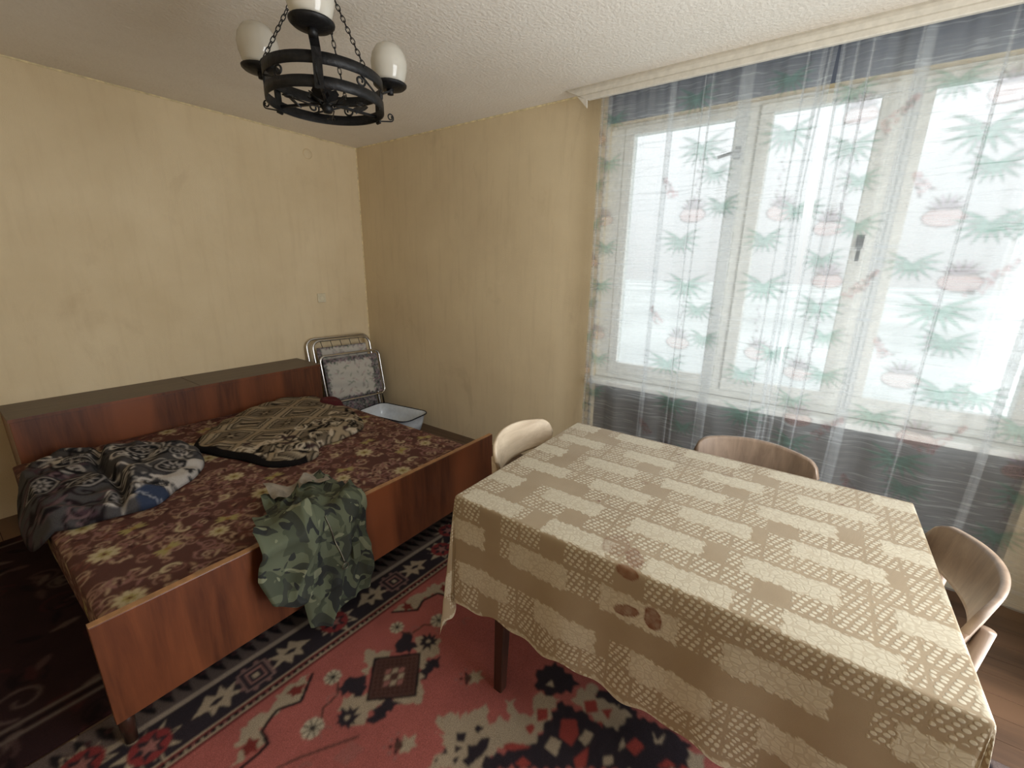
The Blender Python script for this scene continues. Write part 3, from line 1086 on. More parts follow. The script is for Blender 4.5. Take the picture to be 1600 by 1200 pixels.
grid('mattress', P, M['brocade'], bed, mc.sample(S_ * 1.0, T_ * 1.0, True))
tag(bed, 'low double bed with walnut veneer boards and a brown brocade mattress', 'bed')


# ------------------------------------------------------------------ cloth lumps on the bed
def smooth_outline(pts, n=220):
    p = np.array(pts, float)
    m = len(p)
    out = []
    for i in range(m):
        a, b, c, e = p[i - 1], p[i], p[(i + 1) % m], p[(i + 2) % m]
        for t in np.linspace(0, 1, 12, endpoint=False):
            out.append(0.5 * ((2 * b) + (c - a) * t + (2 * a - 5 * b + 4 * c - e) * t * t + (-a + 3 * b - 3 * c + e) * t ** 3))
    out = np.array(out)
    seg = np.linalg.norm(np.roll(out, -1, 0) - out, axis=1)
    cum = np.concatenate([[0], np.cumsum(seg)])
    q = np.linspace(0, cum[-1], n, endpoint=False)
    o2 = np.vstack([out, out[:1]])
    return np.stack([np.interp(q, cum, o2[:, 0]), np.interp(q, cum, o2[:, 1])], -1)


def lump(name, outline, z0, hfun, canvas, centre=None, nb=300, nr=70, drop=None, reverse=None):
    b = smooth_outline(np.array(outline) / 1000.0, nb)
    ctr = np.array(centre) if centre else b.mean(0)
    r = np.linspace(0.0, 1, nr) ** 0.8
    XY = ctr + (b[None] - ctr) * r[:, None, None]
    X, Y = XY[..., 0], XY[..., 1]
    rr = np.broadcast_to(r[:, None], X.shape)
    prof = np.sqrt(np.clip(1 - rr ** 7, 0, 1))
    Z = z0 + prof * hfun(X, Y, rr)
    if drop is not None:
        Z = drop(X, Y, Z)
    P = np.stack([X, Y, Z], -1)
    under = P[-1:].copy()
    mid = ctr + (b - ctr) * 0.6
    lo = np.stack([mid[:, 0], mid[:, 1], np.full(nb, z0)], -1)[None]
    if drop is not None:
        lo[..., 2] = drop(lo[..., 0], lo[..., 1], lo[..., 2])
    P = np.concatenate([P, lo], 0)
    col = canvas.sample(P[..., 0], P[..., 1])
    if reverse is not None:          # dark reverse side of the cloth shows along one turned edge
        dv = b - ctr
        sel = (dv @ np.array(reverse)) / np.linalg.norm(dv, axis=1) > 0.62
        col[-7:, sel] = lin3((18, 16, 17))
    return grid(name, P, M['blanket'], None, col, closed=True)


# tapestry throw (right): geometric black and beige
bc = Canvas(-1.98, -1.70, 1.2, 1.35, 0.003, (150, 134, 110))
BK, BG, BG2 = (14, 11, 12), (158, 144, 122), (112, 100, 84)
ang = R(38)
rt = lambda a, b: (-1.42 + a * math.cos(ang) - b * math.sin(ang), -1.05 + a * math.sin(ang) + b * math.cos(ang))
for i in range(-4, 5):
    for j in range(-4, 5):
        ca, cb = i * 0.20, j * 0.24
        for (dx, dy, w_, h_, cc) in ((0, 0, 0.085, 0.105, BK), (0, 0, 0.077, 0.097, BG), (0, 0, 0.066, 0.086, BK), (0, 0, 0.058, 0.078, BG2)):
            bc.poly([rt(ca + dx - w_, cb + dy - h_), rt(ca + dx + w_, cb + dy - h_), rt(ca + dx + w_, cb + dy + h_), rt(ca + dx - w_, cb + dy + h_)], cc)
        x, y = rt(ca, cb)
        if (i + j) % 2 == 0:
            bc.star(x, y, 0.06, 6, 0.35, BK, 0.3)
            bc.star(x, y, 0.03, 4, 0.4, BG, 0.3)
        else:
            for e in (-0.03, 0.0, 0.03):
                bc.poly([rt(ca + e - 0.010, cb - 0.06), rt(ca + e + 0.010, cb - 0.06), rt(ca + e + 0.010, cb + 0.06), rt(ca + e - 0.010, cb + 0.06)], BK if e == 0 else BG)
rb_ = np.random.default_rng(3)
for i in range(150):
    t = rb_.random()
    x = -1.95 + 1.05 * t
    y = -1.62 + 0.42 * rb_.random() + 0.25 * max(0, t - 0.35)
    if i % 2:
        bc.spiral(x, y, 0.028 + 0.02 * rb_.random(), 0.9, 6.28 * rb_.random(), 0.011, [BK, (196, 184, 164)][i // 2 % 2], 1 if i % 4 == 1 else -1)
    else:
        bc.leaf(x, y, 0.08, 0.014, R(30) + rb_.normal() * 0.5, [BK, (190, 176, 156), (60, 44, 44)][i % 3])
bc.blur()
out2 = [(-1884, -872), (-1627, -590), (-1381, -470), (-1172, -420), (-960, -560), (-930, -878), (-1010, -1234), (-1120, -1398), (-1312, -1446), (-1440, -1450), (-1523, -1560), (-1640, -1570), (-1740, -1490), (-1800, -1268), (-1870, -1058)]


def h2(X, Y, r):
    warp = fbm(X * 3, Y * 3, 8) * 0.35
    along = (X * math.cos(R(28)) + Y * math.sin(R(28)))
    across = (-X * math.sin(R(28)) + Y * math.cos(R(28)))
    near = np.clip((-0.55 - across) / 0.35, 0, 1)
    f = 0.045 + 0.03 * (fbm(X * 3.2, Y * 3.2, 2) - 0.3)
    f = f + 0.017 * np.sin((across + warp) * 30) * (0.3 + 1.0 * near) + 0.016 * np.sin((along + warp) * 44) * np.clip((r - 0.55) * 2.2, 0, 1)
    f = f + 0.02 * np.clip((X + 1.3) * 1.5, 0, 1) * np.clip(1 - r, 0, 1)
    return np.clip(f, 0.012, 0.12)


b2 = lump('tapestry_throw', out2, MZ + 0.004, h2, bc, (-1.40, -1.02), reverse=(-0.94, -0.34))
tag(b2, 'folded black and beige geometric tapestry throw lying against the headboard', 'blanket')

# left blanket: grey rosettes, purple side, blue corner
lc = Canvas(-2.70, -1.60, 0.9, 1.25, 0.003, (74, 72, 74))
for i in range(260):
    x, y = -2.68 + 0.85 * rb_.random(), -1.58 + 1.2 * rb_.random()
    purple = x + 0.12 * (y + 1.0) < -2.40
    cols = [(72, 54, 62), (34, 25, 30), (104, 84, 88), (28, 22, 26)] if purple else [(22, 22, 26), (52, 52, 56), (190, 184, 178), (150, 145, 140)]
    lc.spiral(x, y, 0.03 + 0.035 * rb_.random(), 1.1, 6.28 * rb_.random(), 0.011, cols[i % 4], 1 if i % 2 else -1)
    lc.leaf(x + 0.03, y - 0.05, 0.085, 0.012, 6.28 * rb_.random(), cols[(i + 1) % 4])
for (x, y, r) in ((-2.36, -0.82, 0.085), (-2.37, -1.12, 0.08), (-2.07, -1.20, 0.085), (-2.10, -0.88, 0.085), (-2.50, -1.02, 0.07), (-2.31, -1.36, 0.06), (-1.99, -1.03, 0.05)):
    for k_, cc in ((1.0, (24, 24, 28)), (0.88, (146, 140, 136)), (0.76, (30, 30, 34))):
        lc.disc(x, y, r * k_, cc, r * k_ * 0.8, 0.4)
    lc.star(x, y, r * 0.62, 9, 0.45, (150, 144, 140), 0.2)
    lc.star(x, y, r * 0.34, 7, 0.5, (24, 24, 28))
    lc.disc(x, y, r * 0.1, (150, 144, 140))
lc.poly([(-2.16, -1.30), (-2.10, -1.40), (-1.97, -1.29), (-1.93, -1.16), (-2.00, -1.18), (-2.08, -1.27)], (180, 175, 170))
lc.poly([(-2.27, -1.40), (-2.19, -1.37), (-2.15, -1.43), (-2.21, -1.53), (-2.28, -1.50)], (50, 60, 82))
for i in range(6):
    lc.spiral(-2.26 + 0.02 * i, -1.42 - 0.012 * i, 0.014, 0.8, i, 0.005, (160, 164, 176))
    lc.leaf(-2.06 + 0.02 * i, -1.33 + 0.02 * i, 0.05, 0.009, i * 1.1, (40, 40, 46))
lc.blur()
out1 = [(-2523, -640), (-2425, -500), (-2318, -440), (-2184, -640), (-2016, -690), (-1895, -890), (-1920, -1138), (-2013, -1299), (-2117, -1378), (-2220, -1470), (-2321, -1456), (-2408, -1430), (-2478, -1419), (-2575, -1330), (-2598, -1183), (-2585, -900)]


def h1(X, Y, r):
    cr = -2.245 - (Y + 0.68) * -0.10 + 0.02 * np.sin(Y * 9)
    dx = X - cr
    f = 0.06 + 0.05 * (fbm(X * 3.5, Y * 3.5, 12) - 0.3)
    f = f - 0.055 * np.exp(-(dx / 0.022) ** 2) + 0.03 * np.exp(-((dx - 0.06) / 0.05) ** 2)
    warp = fbm(X * 4, Y * 4, 18) * 0.3
    f = f + 0.013 * np.sin((X * 0.8 + Y + warp) * 40) * np.clip(r * 1.3 - 0.3, 0, 1) + 0.010 * np.sin((X - 0.6 * Y + warp) * 28)
    return np.clip(f, 0.012, 0.14)


def drop1(X, Y, Z):
    over = np.clip(MX0 + 0.01 - X, 0, 1)
    return Z - over * 1.5


b1 = lump('rosette_blanket', out1, MZ + 0.004, h1, lc, (-2.24, -1.02), drop=drop1)
tag(b1, 'crumpled grey and purple rosette blanket with a blue corner at the bed end', 'blanket')

rc = MB()
bb = smooth_outline(np.array([(-1000, -690), (-900, -770), (-915, -900), (-1000, -920), (-1060, -800)]) / 1000, 60)
ctr = bb.mean(0)
Pr = []
for r in np.linspace(0, 1, 14):
    q = ctr + (bb - ctr) * r
    zz = MZ + 0.035 + (0.032 * math.sqrt(max(0, 1 - r ** 4))) + 0.01 * np.sin(q[:, 0] * 60 + q[:, 1] * 30) * (1 - r) - 0.05 * r ** 6
    Pr.append(np.stack([q[:, 0], q[:, 1], zz], -1))
rd = grid('wool_scarf', np.array(Pr), M['dust_red'], closed=True)
tag(rd, 'small dark red wool cloth tucked on top of the tapestry throw', 'scarf')

# ------------------------------------------------------------------ camouflage trousers over the footboard
camo = empty('camouflage_trousers', (-1.86, -2.17, 0.48))
co = np.array([-1.86, -2.17, 0.48])


def over_board(x, v, bulge, seed, amp, lift=0.0):
    """path from the mattress (v<0) over the board (v=0) and down its front (v>0)"""
    back = np.clip(-v, 0, 1)
    fr_ = np.clip(v, 0, 1)
    y = -2.173 + back - (0.030 + lift) * (1 - np.exp(-fr_ / 0.02)) - bulge * fr_
    zb = 0.492 + lift - np.clip(back - 0.02, 0, 1) * 0.35
    zb = np.maximum(zb, MZ + 0.018 + lift)
    z = np.where(v < 0, zb, 0.492 + lift - np.maximum(fr_ - 0.012 * (1 - np.exp(-fr_ / 0.02)), 0))
    ph = fbm(x * 7, v * 3, seed) * 5
    f = np.sin(x * 30 + v * 15 + ph) * 0.5 + 0.5
    rdg = 1 - np.abs(2 * fbm(x * 9 + v * 5, v * 5 - x * 2, seed + 6, 2) - 1)
    f = f ** 2 * amp + 0.012 * fbm(x * 14, v * 10, seed + 3) + 0.030 * np.clip(rdg - 0.55, 0, 1) / 0.45 * rdg
    wv = np.clip((v + 0.02) / 0.08, 0, 1)
    return x, y - f * wv, z + f * (1 - wv) * 0.9


def camo_sheet(name, left, right, v0, v1, bulge, seed, amp, lift, nu=90, nv=110, mat='camo'):
    u = np.linspace(0, 1, nu)
    t = np.linspace(0, 1, nv)
    U_, T_ = np.meshgrid(u, t)
    vv = v0(U_) + (v1(U_) - v0(U_)) * T_
    L = np.interp(vv, *left)
    Rr = np.interp(vv, *right)
    x = L + (Rr - L) * U_
    X, Y, Z = over_board(x, vv, bulge, seed, amp, lift)
    # rolled sides
    e = np.clip(np.minimum(U_, 1 - U_) / 0.06, 0, 1)
    Y = Y + (1 - e) ** 2 * 0.012 * (vv > 0)
    Z = np.maximum(Z, 0.014)
    P = np.stack([X, Y, Z], -1) - co
    return grid(name, P, M[mat], camo, None, np.stack([x, vv], -1))


leg_b = camo_sheet('trouser_leg', ([-0.4, -0.1, 0.0, 0.2, 0.5], [-1.93, -2.02, -2.03, -2.02, -2.00]), ([-0.4, -0.1, 0.0, 0.25, 0.5], [-1.62, -1.655, -1.668, -1.70, -1.735]),
                   lambda u: -0.33 - 0.03 * np.sin(u * 9), lambda u: 0.425 + 0.018 * np.sin(u * 5 + 0.5), 0.10, 31, 0.028, 0.0)
leg_a = camo_sheet('trouser_leg', ([-0.3, -0.05, 0.0, 0.15, 0.3], [-2.02, -2.09, -2.125, -2.155, -2.12]), ([-0.3, 0.0, 0.15, 0.3], [-1.86, -1.90, -1.95, -1.985]),
                   lambda u: -0.26 + 0.10 * (1 - u) + 0.02 * np.sin(u * 7), lambda u: 0.25 + 0.03 * np.sin(u * 3.1) + 0.02 * u, 0.10, 47, 0.024, 0.022, 70, 90)
lining = camo_sheet('lining', ([-0.45, 0.0], [-1.90, -1.97]), ([-0.45, 0.0], [-1.64, -1.70]), lambda u: -0.40 + 0.06 * np.sin(u * 3), lambda u: -0.25 + 0 * u, 0.0, 55, 0.02, 0.016, 40, 24, 'grey_lining')
for dx in (0.0,):
    zl = [(-1.868 + 0.03 * t - 0.012 * t * t, 0.02 + 0.19 * t) for t in np.linspace(0, 1, 24)]
    zx = np.array([a for a, b in zl])
    zv = np.array([b for a, b in zl])
    X, Y, Z = over_board(zx, zv, 0.10, 31, 0.028, 0.0)
    pts = [(a - co[0], b - 0.004 - co[1], c - co[2]) for a, b, c in zip(X, Y, Z)]
    zp = MB().tube(pts, 0.0028, 6).build('zip', M['brass'], leg_b, True)
    e = Vector(pts[-1])
    rg = [e + Vector((0.013 * math.cos(a), -0.004, -0.016 + 0.013 * math.sin(a))) for a in np.linspace(0, 6.283, 17)[:-1]]
    MB().tube(rg, 0.0022, 6, True).build('zip_pull', M['brass'], leg_b, True)
    pf = [(-1.800, 0.17), (-1.765, 0.17), (-1.765, 0.235), (-1.800, 0.235)]
    X, Y, Z = over_board(np.array([a for a, b in pf]), np.array([b for a, b in pf]), 0.10, 31, 0.028, 0.0)
    vs = [(X[i] - co[0], Y.min() - 0.012 + o__ - co[1], Z[i] - co[2]) for o__ in (0, 0.02) for i in range(4)]
    MB().add(vs, [(0, 1, 2, 3), (7, 6, 5, 4), (0, 4, 5, 1), (1, 5, 6, 2), (2, 6, 7, 3), (3, 7, 4, 0)]).build('pocket_flap', M['camo'], leg_b, bevel=0.003)
tag(camo, 'green camouflage trousers draped over the bed footboard', 'trousers')

# ------------------------------------------------------------------ table and tablecloth
TX0, TX1, TY0, TY1, TZ = -1.757, -0.900, -4.045, -2.836, 0.748
tc = Vector(((TX0 + TX1) / 2, (TY0 + TY1) / 2, 0))
table = empty('dining_table', tc)
MB().box(Vector((TX0, TY0, TZ - 0.026)) - tc, Vector((TX1, TY1, TZ)) - tc).build('tabletop', M['dark_wood'], table, bevel=0.006)
ap = MB()
for lo, hi in (((TX0 + 0.06, TY0 + 0.06, TZ - 0.12), (TX0 + 0.08, TY1 - 0.06, TZ - 0.026)), ((TX1 - 0.08, TY0 + 0.06, TZ - 0.12), (TX1 - 0.06, TY1 - 0.06, TZ - 0.026)),
               ((TX0 + 0.08, TY0 + 0.06, TZ - 0.12), (TX1 - 0.08, TY0 + 0.08, TZ - 0.026)), ((TX0 + 0.08, TY1 - 0.08, TZ - 0.12), (TX1 - 0.08, TY1 - 0.06, TZ - 0.026))):
    ap.box(Vector(lo) - tc, Vector(hi) - tc)
ap.build('apron', M['dark_wood'], table)
for sx, x0 in ((-1, TX0), (1, TX1)):
    for sy, y0 in ((-1, TY0), (1, TY1)):
        xt, yt = x0 - sx * 0.10, y0 - sy * 0.13
        xb, yb = x0 - sx * 0.045, y0 - sy * 0.135
        if sx < 0 and sy > 0:
            xb, yb = -1.715, -2.985
        lg = MB()
        q = []
        for (xx, yy, zz, h_) in ((xb, yb, 0.004, 0.017), (xt, yt, TZ - 0.026, 0.027)):
            q += [(xx - h_, yy - h_, zz), (xx + h_, yy - h_, zz), (xx + h_, yy + h_, zz), (xx - h_, yy + h_, zz)]
        q = [Vector(p) - tc for p in q]
        lg.add(q, [(3, 2, 1, 0), (4, 5, 6, 7), (0, 1, 5, 4), (1, 2, 6, 5), (2, 3, 7, 6), (3, 0, 4, 7)])
        lg.build('leg', M['dark_wood'], table, bevel=0.004)
tag(table, 'dark wooden dining table with splayed legs beneath the tablecloth', 'table')

CZ = TZ + 0.004
LX, LY = TX1 - TX0, TY1 - TY0
DR = 0.405
st_ = 0.0042
a1 = np.concatenate([np.arange(-DR, LX + DR, st_)])
b1_ = np.concatenate([np.arange(-DR, LY + DR, st_)])
A_, B_ = np.meshgrid(a1, b1_)
ax = np.where(A_ < 0, -A_, np.where(A_ > LX, A_ - LX, 0.0))
by = np.where(B_ < 0, -B_, np.where(B_ > LY, B_ - LY, 0.0))
sx = np.where(A_ < 0, -1.0, 1.0)
sy = np.where(B_ < 0, -1.0, 1.0)
bx_, by_ = np.clip(A_, 0, LX), np.clip(B_, 0, LY)
rho = np.sqrt(ax ** 2 + by ** 2)
phi = np.arctan2(by, ax)                     # 0: x side, pi/2: y side
e = 0.010
outw = e * (1 - np.exp(-rho / e))            # rounding over the edge
down = rho - outw
side_wave_y = np.sin(by_ * 17 + 0.6) * 0.5 + np.sin(by_ * 31 + 1.9) * 0.3
side_wave_x = np.sin(bx_ * 18 + 1.0) * 0.5 + np.sin(bx_ * 33 + 0.4) * 0.3
corner = np.sin(2 * phi)
flare = 0.028 * down + 0.03 * down * np.where(by > 0, 0, 1) * side_wave_y * (ax > 0) + 0.03 * down * np.where(ax > 0, 0, 1) * side_wave_x * (by > 0)
pinch = np.clip(1 - 0.0 * rho, 0, 1)
cor_out = 0.05 * down * corner ** 2
ripple = 0.020 * down / DR * np.sin(phi * 10) * corner
dirx = np.cos(phi) * sx
diry = np.sin(phi) * sy
amp = outw + flare * (1 - corner) + cor_out + ripple
# gathered flaps hang closer to the corner than the flare of the sides
px = TX0 + bx_ + dirx * amp * (ax > 0)
py = TY0 + by_ + diry * amp * (by > 0)
px = px + np.where((ax > 0) & (by > 0), sx * 0.02 * corner * down, 0)
pz = CZ - down * (1 - 0.02 * corner)
pz = pz + 0.0006 * np.sin(A_ * 40) * (rho == 0)
hem = 0.008 * np.sin((A_ + B_) * 23) + 0.006 * np.sin((A_ - B_) * 51)
pz = pz + hem * np.clip(rho / DR, 0, 1) ** 2
pz = np.maximum(pz, 0.03)
P = np.stack([px, py, pz], -1)
# damask pattern masks in cloth coordinates: X,Y as laid on the table
XA, YB = TX0 + A_, TY0 + B_
row = np.floor((XA + 1.817) / 0.1555).astype(int)
fx = (XA + 1.817) - row * 0.1555
off = np.where(row % 2 == 0, -2.853, -2.757)
m_ = np.mod(off - YB, 0.2955)
wig = 0.0028 * np.sin(YB * 95) + 0.0025 * np.sin(YB * 260 + 1)
wig2 = 0.0035 * np.sin(XA * 170)
lace = (np.abs(fx - 0.0935) < 0.0375 + wig) & (m_ > 0.002 + wig2) & (m_ < 0.200 + wig2)
# dotted patches: blocks of a finer lattice
cellx = np.floor((XA + 3) / 0.0777).astype(int)
celly = np.floor((YB + 9) / 0.0739).astype(int)
hsh = (cellx * 7349 + celly * 9151 + cellx * celly * 31) % 17
dots = (hsh < 14) & ~lace
cfx = np.mod(XA + 3, 0.0777)
cfy = np.mod(YB + 9, 0.0739)
dots &= (cfx > 0.006) & (cfx < 0.072) & (cfy > 0.004) & (cfy < 0.070)
stain = np.zeros_like(XA)


def blot(x, y, rx, ry, ang, s, seed, ring=0.25):
    ca, sa = math.cos(ang), math.sin(ang)
    u = ((XA - x) * ca + (YB - y) * sa) / rx
    v = (-(XA - x) * sa + (YB - y) * ca) / ry
    rr = np.sqrt(u * u + v * v) + 0.35 * (fbm(XA * 45, YB * 45, seed) - 0.5)
    g = np.clip((1 - rr) / 0.12, 0, 1) * (s + ring * np.exp(-((rr - 0.9) / 0.1) ** 2))
    np.maximum(stain, g * (0.6 + 0.6 * fbm(XA * 70, YB * 70, seed + 1)), out=stain)


blot(-1.715, -3.415, 0.045, 0.022, 0.4, 0.55, 1)
blot(-1.69, -3.355, 0.05, 0.04, 0.0, 0.30, 2)
blot(-1.775, -3.415, 0.022, 0.030, 0.0, 0.75, 3)
blot(-1.885, -3.425, 0.017, 0.038, 0.35, 0.8, 4)
blot(-1.872, -3.490, 0.034, 0.024, 0.2, 0.85, 5)
blot(-1.30, -3.30, 0.012, 0.012, 0.0, 0.3, 6)
blot(-1.05, -3.52, 0.03, 0.02, 0.0, 0.15, 7)
for (x, y) in ((-1.36, -3.12), (-1.20, -3.70), (-1.51, -3.22), (-1.05, -3.86), (-0.98, -3.33)):
    blot(x, y, 0.004, 0.006, 0.0, 1.0, 9)
col = np.stack([lace.astype(float), dots.astype(float), np.clip(stain, 0, 1)], -1)
cloth = grid('tablecloth', P, M['tablecloth'], None, col, np.stack([XA, YB], -1))
tag(cloth, 'stained beige damask tablecloth hanging over the dining table', 'tablecloth')

# ------------------------------------------------------------------ chairs
def chair(name, loc, rz, label, wood, seat_mat):
    """origin on the floor under the seat; the sitter faces local -y, back at +y"""
    t = empty(name, loc, rz)
    wd = M[wood]
    # seat: rounded plywood, slightly dished
    nu, nv = 22, 22
    u, v = np.meshgrid(np.linspace(-1, 1, nu), np.linspace(-1, 1, nv))
    ru = u * np.sqrt(1 - 0.18 * v * v)
    rv = v * np.sqrt(1 - 0.18 * u * u)
    X, Y = ru * 0.21, rv * 0.205
    Zt = 0.455 - 0.012 * (1 - u * u) * (1 - v * v)
    top = np.stack([X, Y, Zt], -1)
    bot = np.stack([X, Y, Zt - 0.018], -1)
    idx = np.arange(nu * nv).reshape(nv, nu)
    Ft = np.stack([idx[:-1, :-1], idx[:-1, 1:], idx[1:, 1:], idx[1:, :-1]], -1).reshape(-1, 4)
    rim = list(idx[0]) + list(idx[1:, -1]) + list(idx[-1, ::-1][1:]) + list(idx[::-1, 0][1:-1])
    n = nu * nv
    Fr = [(rim[(i + 1) % len(rim)], rim[i], rim[i] + n, rim[(i + 1) % len(rim)] + n) for i in range(len(rim))]
    F = np.concatenate([Ft, Ft[:, ::-1] + n, np.array(Fr)])
    mesh_np('seat', np.concatenate([top.reshape(-1, 3), bot.reshape(-1, 3)]), F, M[seat_mat], t, True)
    # curved backrest board
    nu, nv, th = 40, 14, 0.014
    u, v = np.meshgrid(np.linspace(-1, 1, nu), np.linspace(0, 1, nv))
    corner_ = np.clip((np.abs(u) - 0.80) / 0.20, 0, 1)
    zt = 0.785 - 0.022 * u * u - 0.055 * (1 - np.sqrt(np.clip(1 - corner_ ** 2, 0, 1)))
    zb = 0.640 + 0.012 * u * u + 0.045 * (1 - np.sqrt(np.clip(1 - corner_ ** 2, 0, 1)))
    Z = zb + (zt - zb) * v
    hw = 0.212 + 0.010 * v
    X = u * hw
    Yc = 0.225 + (Z - 0.60) * 0.20 - 0.075 * u * u
    nx, ny = 0.15 * u / 0.22, np.ones_like(u)
    ln = np.sqrt(nx * nx + 1)
    front = np.stack([X - nx / ln * 0, Yc - th / 2, Z], -1)
    backp = np.stack([X + nx / ln * th, Yc + th / 2, Z], -1)
    idx = np.arange(nu * nv).reshape(nv, nu)
    Ft = np.stack([idx[:-1, :-1], idx[:-1, 1:], idx[1:, 1:], idx[1:, :-1]], -1).reshape(-1, 4)
    rim = list(idx[0]) + list(idx[1:, -1]) + list(idx[-1, ::-1][1:]) + list(idx[::-1, 0][1:-1])
    n = nu * nv
    Fr = [(rim[(i + 1) % len(rim)], rim[i], rim[i] + n, rim[(i + 1) % len(rim)] + n) for i in range(len(rim))]
    F = np.concatenate([Ft, Ft[:, ::-1] + n, np.array(Fr)])
    mesh_np('backrest', np.concatenate([front.reshape(-1, 3), backp.reshape(-1, 3)]), F, wd, t, True)
    for s in (-1, 1):
        MB().tube([(s * 0.185, 0.200, 0.0), (s * 0.175, 0.175, 0.42), (s * 0.172, 0.205, 0.56), (s * 0.170, 0.222, 0.70)], [0.014, 0.021, 0.019, 0.014], 12).build('rear_leg', wd, t, True)
        MB().tube([(s * 0.190, -0.185, 0.0), (s * 0.165, -0.160, 0.44)], [0.013, 0.021], 12).build('front_leg', wd, t, True)
        MB().tube([(s * 0.180, 0.185, 0.22), (s * 0.177, -0.172, 0.22)], 0.010, 8).build('stretcher', wd, t, True)
    MB().box((-0.17, -0.17, 0.385), (0.17, -0.150, 0.436)).box((-0.17, 0.155, 0.385), (0.17, 0.175, 0.436)).box((-0.175, -0.16, 0.385), (-0.155, 0.16, 0.436)).box((0.155, -0.16, 0.385), (0.175, 0.16, 0.436)).build('seat_rail', wd, t)
    tag(t, label, 'chair', 'wooden chairs around the dining table')
    return t


chair('wooden_chair', (-1.195, -2.905, 0), R(0), 'bleached wooden chair between the bed and the table', 'chair_wood', 'chair_wood')
chair('wooden_chair', (-0.955, -3.575, 0), R(-90), 'brown wooden chair tucked under the table on the window side', 'chair_wood_brown', 'chair_wood_brown')
chair('wooden_chair', (-1.235, -3.905, 0), R(180), 'worn wooden chair with curved back at the table end by the curtain', 'chair_wood_brown', 'dark_wood')

# ------------------------------------------------------------------ curtains
TEAL, TEAL2, PNK, LIL, GRY, ROSE = (168, 204, 192), (146, 178, 168), (222, 196, 194), (188, 176, 186), (150, 147, 146), (206, 176, 178)
CY0, CY1 = -4.70, -2.46
cc_ = Canvas(CY0 - 0.02, 0.0, CY1 - CY0 + 0.05, 2.5, 0.004, (226, 230, 233))


def palm(x, y, r, a0=0.0, n=11):
    for pas, (col_, k_) in enumerate(((GRY, 1.0), (TEAL, 0.93))):
        for i in range(n):
            a = R(-28 + 236 * i / (n - 1))
            L = r * (0.80 + 0.35 * abs(math.cos(a)))
            cc_.leaf(x, y, L * k_, r * 0.085 * (1 if pas == 0 else 0.66), -a, col_)
    for i in range(n):
        a = R(-28 + 236 * i / (n - 1))
        cc_.stroke([(x, y), (x + r * 0.75 * math.cos(a), y - r * 0.75 * math.sin(a))], 0.004, TEAL2)


def bloom(x, y, r):
    cc_.disc(x, y - r * 0.35, r * 0.95, GRY, r * 0.55)
    cc_.disc(x, y - r * 0.35, r * 0.86, PNK, r * 0.47)
    for i in range(9):
        a = math.pi * (0.08 + 0.84 * i / 8)
        cc_.leaf(x, y, r * 1.05, r * 0.09, a, LIL if i % 2 else GRY)


def spray(x, y, L, a):
    rs = np.random.default_rng(int(abs(x * 1000 + y * 77)) + 1)
    for i in range(60):
        t = rs.random()
        w_ = 0.030 * (1 - 0.75 * t) * (rs.random() * 2 - 1)
        cc_.disc(x + L * t * math.cos(a) - w_ * math.sin(a), y + L * t * math.sin(a) + w_ * math.cos(a), 0.0065, ROSE if i % 3 else GRY)


def stem(x, y, L):
    for i in range(int(L / 0.018)):
        cc_.disc(x + 0.008 * math.sin(i * 1.7), y - i * 0.018, 0.0065, GRY if i % 2 else LIL)


base_cols = [
    (-2.56, [('p', 0.0, 1.59, .085), ('b', .10, 1.53, .055), ('s', .12, 1.40, .16), ('p', .02, 1.36, .09), ('p', .10, 1.25, .08), ('b', .02, 1.08, .06), ('p', .10, 1.03, .085), ('t', .05, 1.5, .5)]),
    (-3.02, [('p', .02, 1.62, .11), ('p', -.04, 1.38, .12), ('p', -.12, 1.25, .09), ('b', -.03, 1.09, .075), ('s', .08, 1.16, .12), ('p', -.17, 1.09, .09), ('t', -.04, 1.30, .22)]),
    (-3.44, [('p', .03, 1.62, .10), ('p', .0, 1.39, .12), ('b', -.03, 1.08, .075), ('p', -.10, 1.05, .09), ('t', .0, 1.30, .22)]),
    (-3.72, [('p', .06, 1.52, .09), ('b', .02, 1.46, .07), ('s', -.06, 1.36, .16), ('p', .03, 1.30, .105), ('p', -.02, 1.16, .085), ('b', .06, 1.00, .07), ('p', -.05, .97, .09), ('t', .02, 1.42, .4)]),
    (-4.08, [('p', .09, 1.50, .10), ('b', -.07, 1.47, .075), ('s', -.09, 1.38, .20), ('p', -.03, 1.31, .125), ('p', -.08, 1.18, .10), ('b', .03, 1.03, .075), ('s', .10, 1.10, .10), ('p', -.11, .96, .11), ('p', -.22, 1.66, .10), ('t', -.02, 1.42, .3)]),
    (-4.50, [('p', .05, 1.55, .10), ('b', .0, 1.40, .07), ('p', -.03, 1.25, .11), ('p', .0, 1.05, .10), ('t', 0, 1.4, .3)]),
]
for y0, items in base_cols:
    for per in (-1, 0, 1):
        for (kd, dy, z, r) in items:
            zz = z + per * 0.70 + (0.0 if y0 > -3.6 else 0.0)
            yy = y0 + dy * (1.0)
            if kd == 'p':
                palm(yy, zz + 0.02, r, 0.0)
            elif kd == 'b':
                bloom(yy, zz, r)
            elif kd == 's':
                spray(yy, zz, r, R(130) if dy <= 0 else R(60))
            else:
                stem(yy, zz, r)
cc_.blur()


